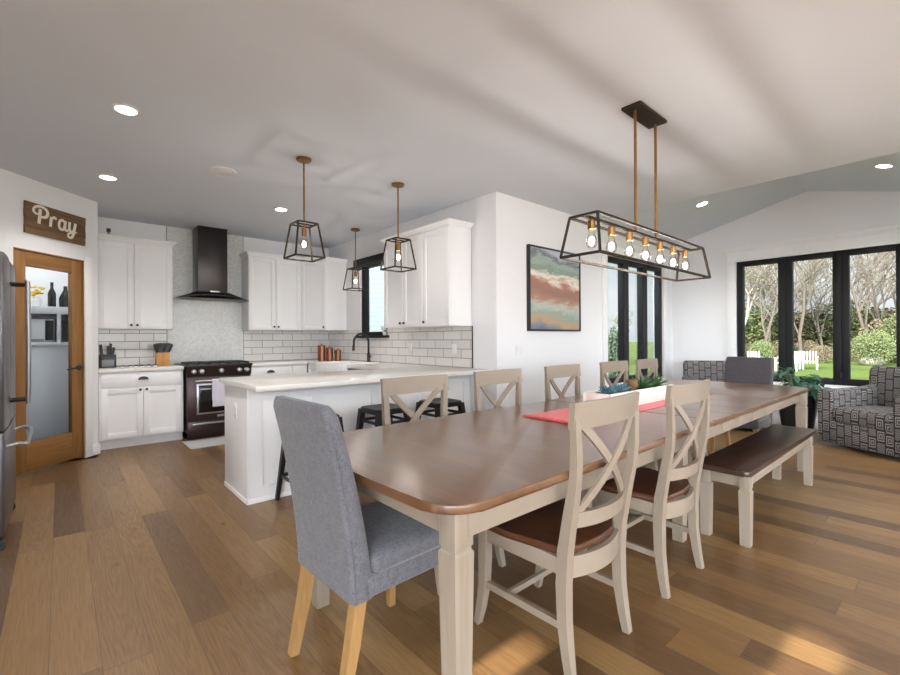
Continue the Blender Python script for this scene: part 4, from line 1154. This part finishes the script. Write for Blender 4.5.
protos = [tree_proto(1, 11, 'budleaf', .8, nleaf=420), tree_proto(2, 13, 'tanleaf', .8, nleaf=350), tree_proto(3, 9, 'budleaf', 1.2, 'bark', .7, nleaf=600), tree_proto(4, 12, 'budleaf', .9, 'birch', .45, nleaf=250)]
tl = ['bare spreading tree with olive buds beyond the lawn', 'tall bare tree with tan leaves beyond the lawn', 'low bushy tree with yellow green buds beyond the lawn', 'pale trunked slim tree beyond the lawn']
rnd = random.Random(21); used = set()
spots = []
for d, n in ((40, 6), (52, 7), (66, 8)):
    for k in range(n):
        az = R(-3 + 22 * (k + rnd.uniform(.15, .85)) / n); spots.append((d * math.cos(az) + rnd.uniform(-2, 2), d * math.sin(az)))
spots += [(80, 41)]
for i, (x, y) in enumerate(spots):
    p = 3 if i == 5 else rnd.choice((0, 1, 2, 0, 1)); s = rnd.uniform(.8, 1.2); rz = rnd.uniform(0, 6.28)
    if p in used: o = dup(protos[p], (x, y, GZ), rz, tl[p], s)
    else:
        o = protos[p]; o.location = (x, y, GZ); o.rotation_euler = (0, 0, rz); o.scale = (s,) * 3; used.add(p)
    o['label'] = tl[p]; o['group'] = 'trees beyond the lawn, ' + tl[p].split(' tree')[0]
for p in range(4):
    if p not in used:
        protos[p].location = (43, 11.2, GZ); protos[p]['label'] = tl[p]
def shrub_proto(seed, leafmat, r, h, n, s0, name='shrub'):
    rnd = random.Random(seed); t = thing(name, '', 'shrub'); m = MB(); l = MB()
    for k in range(16):
        a = rnd.uniform(0, 6.28); q_ = rnd.uniform(.2, .9) * r
        m.tube([(0, 0, 0), (q_ * .5 * math.cos(a), q_ * .5 * math.sin(a), h * .5), (q_ * math.cos(a), q_ * math.sin(a), h * rnd.uniform(.7, 1))], [.03, .02, .008], 4, cap=False)
    for k in range(n):
        a = rnd.uniform(0, 6.28); c = rnd.uniform(-1, 1); q_ = rnd.random() ** .4
        p = Vector((r * q_ * math.cos(a) * math.sqrt(1 - c * c), r * q_ * math.sin(a) * math.sqrt(1 - c * c), h * .5 + h * .5 * q_ * c))
        u = Vector((rnd.uniform(-1, 1), rnd.uniform(-1, 1), rnd.uniform(-1, 1))).normalized() * s0 * rnd.uniform(.6, 1.3); w = u.orthogonal().normalized() * s0
        l.quad(p - u, p + w, p + u, p - w)
    m.build('stem', 'bark', t, smooth=False); l.build('foliage', leafmat, t, smooth=False); return t
sh = [(shrub_proto(1, 'shrubleaf', 1.7, 3.4, 3200, .07), 'yellow green shrub at the edge of the lawn'), (shrub_proto(2, 'tanleaf', 1.8, 3.0, 2400, .07), 'tan dry shrub at the edge of the lawn'), (shrub_proto(3, 'evergreen', .9, 2.6, 2600, .05), 'small dark evergreen shrub at the edge of the lawn')]
used = set()
for i in range(17):
    az = R(-1.5 + 21 * (i + .5) / 17); d = rnd.uniform(35, 41); k = (0, 0, 1, 0, 1, 0, 1, 2, 1, 1, 2, 1, 0, 1, 1, 0, 1)[i]
    x, y = d * math.cos(az), d * math.sin(az); s = rnd.uniform(.8, 1.15) * (1.0 if i < 5 else rnd.uniform(.35, .75))
    if k in used: o = dup(sh[k][0], (x, y, GZ), rnd.uniform(0, 6), sh[k][1], s)
    else: o = sh[k][0]; o.location = (x, y, GZ); o.scale = (s,) * 3; used.add(k)
    o['label'] = sh[k][1]; o['group'] = sh[k][1].replace('shrub', 'shrubs')
for i in range(12):
    az = R(-2 + 21 * (i + .5) / 12); d = rnd.uniform(56, 62); k = (1, 0, 1, 1)[i % 4]
    o = dup(sh[k][0], (d * math.cos(az), d * math.sin(az), GZ), rnd.uniform(0, 6), '', (2.2, 2.2, 1.5))
    o['label'] = ('yellow green', 'tan dry')[k] + ' thicket bush standing far behind the trees'; o['group'] = ('green', 'tan')[k] + ' thicket bushes behind the trees'
av = shrub_proto(9, 'evergreen', .5, 2.2, 3000, .045, 'arborvitae'); av.location = (10.75, 5.9, GZ); av.scale = (.6, .6, .9); tag(av, 'narrow dark green shrub outside the dining window', 'shrub')
bo = MB(); bo.sphere((0, 0, .25), .6, 3, (1.4, 1, .6)); tag(bo.build('boulder', 'stone', loc=(35.5, 3.4, GZ)), 'pale boulder at the edge of the lawn', 'rock')
def garden_chair(label):
    t = thing('garden_chair', label, 'chair', (0, 0, 0), 0, 'white garden chairs on the lawn')
    for sx in (-1, 1):
        MB().box(sx * .28 - .03, sx * .28 + .03, -.33, -.27, 0, .62).build('leg', 'gardenwhite', t)
        MB().box(sx * .28 - .03, sx * .28 + .03, .27, .33, 0, .62).build('leg', 'gardenwhite', t)
        MB().box(sx * .28 - .06, sx * .28 + .06, -.38, .36, .62, .65, .004).build('armrest', 'gardenwhite', t)
    MB().box(-.27, .27, -.32, .3, .38, .42, .005).build('seat', 'gardenwhite', t)
    m = MB()
    for k in range(5): m.box(-.27 + k * .12, -.21 + k * .12, .28, .31, .36, 1.0, .005, 2, Matrix.Rotation(R(-10), 4, 'X'))
    m.build('backrest', 'gardenwhite', t); return t
g = garden_chair('white garden chair on the lawn nearest the house corner'); g.location = (26.3, 6.75, GZ); g.rotation_euler = (0, 0, R(-60))
dup(g, (26.6, 5.6, GZ), R(-110), 'white garden chair facing away in the lawn group')
dup(g, (28.5, 5.85, GZ), R(150), 'white garden chair at the back of the lawn group')
dup(g, (29, 5.1, GZ), R(100), 'white garden chair at the right of the lawn group')
hs = thing('neighbour_house', 'pale sided neighbouring house outside the sink window', 'house', (7.5, 16, GZ), R(-30))
MB().box(-6, 6, 0, 5, 0, 6).build('wall', 'siding', hs)
MB().prism([(-.5, 6), (5.5, 6), (2.5, 8.2)], -6.4, 6.4, axis='x').build('roof', plain('grey shingles', srgb(110, 110, 112), .9), hs)

# ------------------------------------------------------------------ light
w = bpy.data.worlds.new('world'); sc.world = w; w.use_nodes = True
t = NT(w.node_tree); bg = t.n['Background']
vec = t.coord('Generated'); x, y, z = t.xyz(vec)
cl = t.noise(t.mapping(vec, (2.2, 2.2, 5)), 1.0, 5, .55, .3)
sky = t.ramp(cl, [(.38, srgb(198, 210, 222)), (.52, srgb(228, 233, 238)), (.66, srgb(246, 247, 248))])
# sky boosted round the sun behind the camera, to add light indoors
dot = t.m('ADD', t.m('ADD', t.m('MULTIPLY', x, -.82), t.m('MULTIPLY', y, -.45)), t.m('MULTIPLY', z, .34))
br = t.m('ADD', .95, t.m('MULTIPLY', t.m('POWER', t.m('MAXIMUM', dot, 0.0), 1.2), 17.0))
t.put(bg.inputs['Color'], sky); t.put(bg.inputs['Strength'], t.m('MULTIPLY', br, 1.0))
sun = bpy.data.lights.new('sun', 'SUN'); so = bpy.data.objects.new('sun', sun); COL.objects.link(so)
sun.energy = 19.0; sun.angle = R(.8); sun.color = (1, .93, .82)
el = R(20)
so.rotation_euler = Vector((math.cos(el), .0, -math.sin(el))).to_track_quat('-Z', 'Y').to_euler()

# a spot throws light below each lens; the last four are added fill
for i, p in enumerate(((.326, 3.571, ZC - .02), (.335, 5.17, ZC - .02), (1.926, 5.164, ZC - .02), (6.32, 2.215, 2.94), (6.345, .506, 2.94), (-1.0, .9, ZC - .02), (-1.0, -1.9, ZC - .02), (1.7, -1.9, ZC - .02), (4.2, -2.0, ZC - .02))):
    L = bpy.data.lights.new('downlight', 'SPOT'); L.energy = 70; L.spot_size = R(130); L.spot_blend = .8; L.shadow_soft_size = .06; L.color = (1, .96, .91)
    lo = bpy.data.objects.new('downlight', L); COL.objects.link(lo); lo.location = p
L = bpy.data.lights.new('pantry_fill', 'POINT'); L.energy = 28; L.shadow_soft_size = .1; L.color = (1, .95, .88)  # added fill lamp without a fixture, brightens the closed pantry
lo = bpy.data.objects.new('pantry_fill', L); COL.objects.link(lo); lo.location = (-.5, 6.3, 2.6)

sc.view_settings.view_transform = 'Standard'; sc.view_settings.look = 'None'
sc.view_settings.exposure = 0.2; sc.view_settings.gamma = 1.0; sc.view_settings.use_curve_mapping = False
cy_ = sc.cycles
cy_.max_bounces = 10; cy_.diffuse_bounces = 6; cy_.glossy_bounces = 4; cy_.transparent_max_bounces = 16
cy_.caustics_reflective = False; cy_.caustics_refractive = False
cy_.sample_clamp_indirect = 6.0
cy_.use_denoising = True
